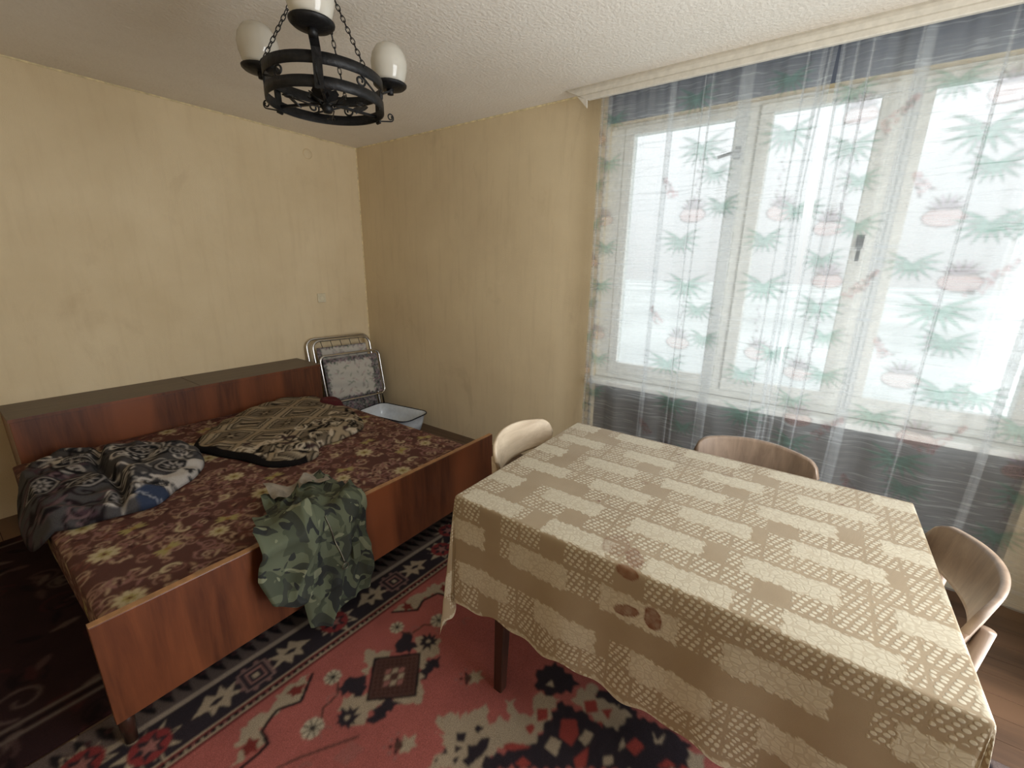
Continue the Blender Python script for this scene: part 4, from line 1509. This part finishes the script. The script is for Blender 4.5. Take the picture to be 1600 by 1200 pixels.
def curtain(name, ya, yb, pleats, seed, label, gap_edge=None):
    """ya > yb; plan runs from ya to yb, with doubled-over pleats"""
    ys, xs, base = [], [], []
    y = ya
    pl = sorted(pleats, reverse=True)
    while y > yb:
        ys.append(y); xs.append(0.0); base.append(y)
        if pl and y < pl[0][0]:
            y0, w_ = pl.pop(0)
            for f in (0.35, 0.7, 1.0):
                ys.append(y - w_ * f); xs.append(0.006 * f); base.append(y - w_ * f)
            for f in (0.7, 0.3, 0.0):
                ys.append(y - w_ * f); xs.append(0.010); base.append(y - w_ * f)
            y -= 0.004
        y -= 0.0065
    ys, xs, base = np.array(ys), np.array(xs), np.array(base)
    zs = np.concatenate([np.arange(2.462, 0.045, -0.0075), [0.045]])
    Yc, Z = np.meshgrid(ys, zs)
    X0 = np.broadcast_to(xs, Yc.shape)
    low = np.clip((2.46 - Z) / 2.2, 0, 1)
    ph = fbm(Yc * 3.1, Z * 0.5, seed) * 7
    fold = (np.sin(Yc * 34 + ph) * 0.012 + np.sin(Yc * 13 + ph * 0.6 + 1) * 0.014) * (0.55 + 0.6 * low)
    fine = np.sin(Yc * 90 + ph * 2) * 0.004 * np.clip(1 - low * 1.6, 0.1, 1)
    X = -0.100 + X0 + fold * 0.8 + fine + 0.0012 * vnoise(Yc * 8, Z * 130, seed + 2)
    X = np.clip(X, -0.140, -0.060)
    sway = 0.022 * (fbm(Yc * 1.2, Z * 0.8, seed + 4) - 0.5) * low
    Y = Yc + sway
    if gap_edge:
        Y = gap_edge(Y, Z, Yc)
    P = np.stack([X, Y, Z], -1)
    col = cc_.sample(np.broadcast_to(base, Yc.shape), Z)
    pm_ = (np.abs(xs) > 1e-6)
    col = np.array(col)
    col[:, pm_] = 0.25 * col[:, pm_] + 0.75 * lin3((226, 230, 233))
    o = grid(name, P, M['sheer'], None, col, np.stack([Yc, Z], -1))
    tag(o, label, 'curtain', 'printed sheer curtains')
    return o


def gapL(Y, Z, Yc):
    k = np.clip((Yc + 3.40) / -0.17, 0, 1) ** 2
    g = 0.030 * np.clip(1 - np.abs(Z - 1.85) / 0.75, 0, 1) + 0.012 * np.clip(1 - np.abs(Z - 1.1) / 0.35, 0, 1)
    return Y + k * g


def gapR(Y, Z, Yc):
    k = np.clip((Yc + 3.76) / 0.17, 0, 1) ** 2
    g = 0.014 * np.clip(1 - np.abs(Z - 1.7) / 0.9, 0, 1)
    return Y - k * g


curtain('sheer_curtain', -2.466, -3.585, [(-2.4665, .010), (-2.50, .03), (-2.86, .03), (-3.03, .010), (-3.065, .012), (-3.20, .06), (-3.46, .010), (-3.52, .020), (-3.55, .012)], 5,
        'printed sheer curtain panel hanging from the yellow wall side to the bright gap', gapL)
curtain('sheer_curtain', -3.580, -4.72, [(-3.585, .012), (-3.63, .012), (-3.69, .010), (-3.84, .05), (-4.10, .012), (-4.36, .03)], 15,
        'printed sheer curtain panel beyond the bright gap, next to the end chair', gapR)

# ------------------------------------------------------------------ folding lounger in the corner
lo_ = Vector((-0.70, -0.180, 0.0))
lounger = empty('folding_lounger', lo_)
ud = Vector((0.615, -0.085, 0)).normalized()
vd = Vector((0.01, 0.155, 0.82)).normalized()
nd = ud.cross(vd).normalized()          # towards the room (-y)
if nd.y > 0:
    nd = -nd
LW, LH = 0.60, 0.835


def lp(u, v, o=0.0):
    return ud * u + vd * v + nd * o


def loop_pts(u0, u1, v0, v1, o, r, top=True, bottom=True, seg=7):
    pts = []
    for (cu, cv, a0) in ((u1 - r, v1 - r, 0), (u0 + r, v1 - r, 90), (u0 + r, v0 + r, 180), (u1 - r, v0 + r, 270)):
        for k in range(seg):
            a = R(a0 + 90 * k / (seg - 1))
            pts.append(lp(cu + r * math.cos(a), cv + r * math.sin(a), o))
    return pts


MB().tube(loop_pts(0.0, LW, 0.02, LH, 0.0, 0.075), 0.011, 10, True).build('rear_frame', M['chrome'], lounger, True)
MB().tube(loop_pts(0.035, LW - 0.02, 0.02, LH - 0.022, 0.045, 0.07), 0.011, 10, True).build('middle_frame', M['chrome'], lounger, True)
MB().tube(loop_pts(0.06, LW + 0.035, 0.24, LH - 0.165, 0.085, 0.05), 0.011, 10, True).build('front_frame', M['chrome'], lounger, True)
MB().tube([lp(LW + 0.02, 0.04, 0.05), lp(LW + 0.02, 0.62, 0.05)], 0.009, 8).build('side_bar', M['chrome'], lounger, True)
MB().tube([lp(0.02, 0.04, 0.05), lp(0.02, 0.62, 0.05)], 0.009, 8).build('side_bar', M['chrome'], lounger, True)
fc = Canvas(0, 0, 0.66, 0.86, 0.004, (190, 187, 180))
rf = np.random.default_rng(9)
for i in range(260):
    fc.leaf(rf.random() * 0.66, rf.random() * 0.86, 0.03 + 0.03 * rf.random(), 0.006, 6.28 * rf.random(), [(150, 150, 142), (178, 160, 158), (142, 150, 138), (160, 154, 150)][i % 4])
for (u0, u1, v0, v1) in ((0.0, 0.66, 0.0, 0.27), (0.0, 0.66, 0.61, 0.645), (0.0, 0.66, 0.79, 0.86), (0, 0.105, 0, 0.86), (0.545, 0.66, 0, 0.86)):
    fc.poly([(u0, v0), (u1, v0), (u1, v1), (u0, v1)], (84, 84, 86))
    for i in range(int(900 * (u1 - u0) * (v1 - v0) / 0.1) + 10):
        x, y = u0 + (u1 - u0) * rf.random(), v0 + (v1 - v0) * rf.random()
        fc.leaf(x, y, 0.03, 0.006, 6.28 * rf.random(), [(120, 112, 118), (58, 60, 60), (140, 116, 124), (100, 108, 100), (150, 146, 144)][i % 5])
fc.blur()


def panel(name, u0, u1, v0, v1, o, sag, vo=0.0):
    u, v = np.meshgrid(np.linspace(u0, u1, 90), np.linspace(v0, v1, 110))
    su = np.sin((u - u0) / (u1 - u0) * math.pi)
    sv = np.sin((v - v0) / (v1 - v0) * math.pi)
    dd = o + sag * su * sv + 0.003 * np.sin(v * 60 + u * 9)
    P = u[..., None] * np.array(ud) + v[..., None] * np.array(vd) + dd[..., None] * np.array(nd)
    grid(name, P, M['floral'], lounger, fc.sample(u, v + vo))


panel('upper_cloth', 0.065, LW - 0.06, 0.30, LH - 0.085, 0.042, -0.012, 0.045)
panel('folded_cloth', 0.085, LW + 0.012, 0.26, LH - 0.195, 0.084, 0.02, 0.0)
panel('lower_cloth', 0.06, LW - 0.045, 0.05, 0.36, 0.046, 0.02, 0.0)
for i in range(5):
    u = 0.11 + i * 0.09
    MB().tube([lp(u, LH - 0.022, 0.045), lp(u + 0.012, LH - 0.088, 0.043)], 0.0028, 6).build('spring', M['socket_dark'], lounger, True)
tag(lounger, 'folded garden lounger with chrome tubes and floral cloth leaning in the corner', 'lounger')

# ------------------------------------------------------------------ enamel basin
bs = empty('enamel_basin', (-0.262, -0.635, 0))
bs.rotation_euler = (0, 0, R(8))


def rrect(hx, hy, r, z, seg=7):
    pts = []
    for (cx, cy, a0) in ((hx - r, hy - r, 0), (-hx + r, hy - r, 90), (-hx + r, -hy + r, 180), (hx - r, -hy + r, 270)):
        for k in range(seg):
            a = R(a0 + 90 * k / (seg - 1))
            pts.append((cx + r * math.cos(a), cy + r * math.sin(a), z))
    return pts


rings = [rrect(0.12, 0.225, 0.07, 0.004), rrect(0.135, 0.25, 0.075, 0.006), rrect(0.148, 0.272, 0.08, 0.08), rrect(0.158, 0.286, 0.08, 0.158), rrect(0.170, 0.298, 0.085, 0.162),
         rrect(0.170, 0.298, 0.085, 0.160), rrect(0.155, 0.283, 0.08, 0.155), rrect(0.144, 0.268, 0.08, 0.08), rrect(0.130, 0.245, 0.075, 0.016), rrect(0.06, 0.12, 0.05, 0.012), rrect(0.01, 0.01, 0.005, 0.012)]
grid('bowl', np.array(rings), M['enamel'], bs, closed=True)
MB().tube(rrect(0.170, 0.298, 0.085, 0.161), 0.0055, 8, True).build('rim', M['enamel_rim'], bs, True)
tag(bs, 'pale enamel basin with dark rim on the floor between bed and wall', 'basin')

# ------------------------------------------------------------------ chandelier
CHX, CHY = -1.644, -2.123
ZL, ZU = 2.035, 2.102
RR = 0.198
ch = empty('chandelier', (CHX, CHY, ZL))
cz = lambda z: z - ZL
iron = M['iron']


def ringband(name, z, h, r, t=0.005):
    return MB().lathe([(r - t, cz(z) - h / 2), (r, cz(z) - h / 2), (r, cz(z) + h / 2), (r - t, cz(z) + h / 2), (r - t, cz(z) - h / 2)], 64).build(name, iron, ch, True)


ringband('upper_ring', ZU, 0.034, RR)
ringband('lower_ring', ZL, 0.034, RR)
to_cam = math.atan2(CAM[1] - CHY, CAM[0] - CHX)
base_a = to_cam - R(5)
for i in range(3):
    a = base_a + R(120) * i
    ca, sa = math.cos(a), math.sin(a)
    pt = lambda r, z, t=0.0: Vector((r * ca - t * sa, r * sa + t * ca, cz(z)))
    # flat upright bracket tying both rings, stepping out to the cup
    br = MB()
    w_ = 0.014
    path = [(RR + 0.002, ZL - 0.02), (RR + 0.004, ZU + 0.0), (RR + 0.02, ZU + 0.020), (RR + 0.05, ZU + 0.034), (RR + 0.064, ZU + 0.046)]
    vs = []
    for r, z in path:
        vs += [pt(r, z, -w_), pt(r, z, w_), pt(r + 0.006, z - 0.003, w_), pt(r + 0.006, z - 0.003, -w_)]
    fs = [(0, 1, 2, 3), (4 * len(path) - 1, 4 * len(path) - 2, 4 * len(path) - 3, 4 * len(path) - 4)]
    for j in range(len(path) - 1):
        for q in range(4):
            fs.append((4 * j + q, 4 * j + 4 + q, 4 * j + 4 + (q + 1) % 4, 4 * j + (q + 1) % 4))
    br.add(vs, fs)
    br.build('bracket', iron, ch)
    cc = pt(RR + 0.066, ZU + 0.045)
    cup = MB().lathe([(0.0, 0.0), (0.03, 0.001), (0.056, 0.006), (0.064, 0.013), (0.065, 0.018), (0.061, 0.017), (0.05, 0.010), (0.0, 0.008)], 32, cc).build('cup', iron, ch, True)
    MB().lathe([(0.034, 0.010), (0.046, 0.016), (0.058, 0.035), (0.067, 0.065), (0.069, 0.09), (0.063, 0.118), (0.048, 0.142), (0.026, 0.155), (0.0, 0.159)], 36, cc).build('glass_shade', M['opal'], cup, True)
    MB().lathe([(0.0, -0.02), (0.012, -0.018), (0.014, 0.0), (0.0, 0.002)], 14, cc).build('knob', iron, cup, True)
    # scroll under the cup
    sp = [(RR + 0.01 + 0.05 * t, ZL - 0.012 + 0.01 * t) for t in np.linspace(0, 1, 6)]
    sc = [pt(r, z) for r, z in sp]
    for q in np.linspace(0, 1, 20):
        ang_ = R(-90) + q * R(500)
        rr = 0.015 * (1 - 0.6 * q)
        sc.append(pt(RR + 0.06 + rr * math.cos(ang_), ZL + 0.013 + rr * math.sin(ang_)))
    MB().tube(sc, 0.0026, 6).build('outer_scroll', iron, ch, True)
    # S scroll lying between the two rings, in the next sector
    for half in (0, 1):
        am = a + R(60)
        pts = []
        for q in np.linspace(0, 1, 22):
            ang_ = R(90) - q * R(480)
            rr = 0.0195 * (0.3 + 0.7 * (1 - q))
            pts.append((0.060 + rr * math.cos(ang_ + math.pi), rr * math.sin(ang_ + math.pi) + 0.0))
        pts = pts[::-1]
        seq = pts + [(-p[0], -p[1]) for p in pts[::-1]]
        if half == 0:
            S3 = [Vector(((RR - 0.004) * math.cos(am + s / RR * 1.15), (RR - 0.004) * math.sin(am + s / RR * 1.15), cz((ZL + ZU) / 2) + t)) for s, t in seq]
            MB().tube(S3, 0.0036, 6).build('scroll', iron, ch, True)
    # spider bar to the hub with a leaf at mid length
    MB().box((0.0, -0.005, cz(ZL) - 0.004), (RR, 0.005, cz(ZL) + 0.004), Matrix.Rotation(a, 4, 'Z')).build('spoke', iron, ch)
    for rr_, tw in ((0.035, 0.55), (0.045, -0.5), (0.13, 0.5)):
        lf = MB()
        prof_ = [(0, 0), (0.014, 0.010), (0.026, 0.027), (0.048, 0.031), (0.060, 0.017), (0.052, 0.004), (0.052, -0.004), (0.060, -0.017), (0.048, -0.031), (0.026, -0.027), (0.014, -0.010)]
        m_r = Matrix.Translation(pt(rr_ - 0.02, ZL - 0.010)) @ Matrix.Rotation(a + tw, 4, 'Z') @ Matrix.Rotation(R(-40), 4, 'Y')
        n = len(prof_)
        lf.add([m_r @ Vector((x, y, 0.0)) for x, y in prof_] + [m_r @ Vector((x, y, 0.004)) for x, y in prof_],
               [tuple(range(n))[::-1], tuple(range(n, 2 * n))] + [(i_, (i_ + 1) % n, n + (i_ + 1) % n, n + i_) for i_ in range(n)])
        lf.build('leaf', iron, ch)
    # inner scroll wire between spokes
    am = a + R(60)
    iw = []
    for q in np.linspace(0, 1, 20):
        ang_ = q * R(430)
        rr = 0.018 * (1 - 0.55 * q)
        iw.append(Vector((0.135 * math.cos(am) + rr * math.cos(ang_ + am), 0.135 * math.sin(am) + rr * math.sin(ang_ + am), cz(ZL) - 0.012)))
    iw = iw[::-1] + [Vector((0.04 * math.cos(am - 0.5), 0.04 * math.sin(am - 0.5), cz(ZL) - 0.014)), Vector((0.01, 0, cz(ZL) - 0.016))]
    MB().tube(iw, 0.0026, 6).build('inner_scroll', iron, ch, True)
    # chain from the upper ring to the ceiling hook
    ac = a + R(44)
    p0 = Vector((RR * math.cos(ac), RR * math.sin(ac), cz(ZU) + 0.012))
    p1 = Vector((0.012 * math.cos(ac), 0.012 * math.sin(ac), cz(2.452)))
    dv = (p1 - p0)
    L = dv.length
    nl = int(L / 0.0195)
    dz = dv.normalized()
    sx_ = dz.orthogonal().normalized()
    sy_ = dz.cross(sx_)
    cm = MB()
    for j in range(nl):
        c0 = p0 + dv * ((j + 0.5) / nl)
        s_ = sx_ if j % 2 else sy_
        ring_ = []
        for q in range(10):
            ang_ = 6.283 * q / 10
            ring_.append(c0 + dz * (0.0135 * math.cos(ang_)) + s_ * (0.0062 * math.sin(ang_)))
        cm.tube(ring_, 0.0017, 5, True)
    cm.build('chain', iron, ch, True)
MB().lathe([(0.0, -0.034), (0.014, -0.032), (0.022, -0.016), (0.014, -0.004), (0.0, 0.0)], 16).build('hub', iron, ch, True)
MB().lathe([(0.0, cz(2.452)), (0.02, cz(2.454)), (0.05, cz(2.475)), (0.058, cz(2.5)), (0.0, cz(2.5))], 24).build('ceiling_cap', iron, ch, True)
tag(ch, 'black wrought iron ring chandelier on chains with white egg shaped glass shades', 'chandelier')
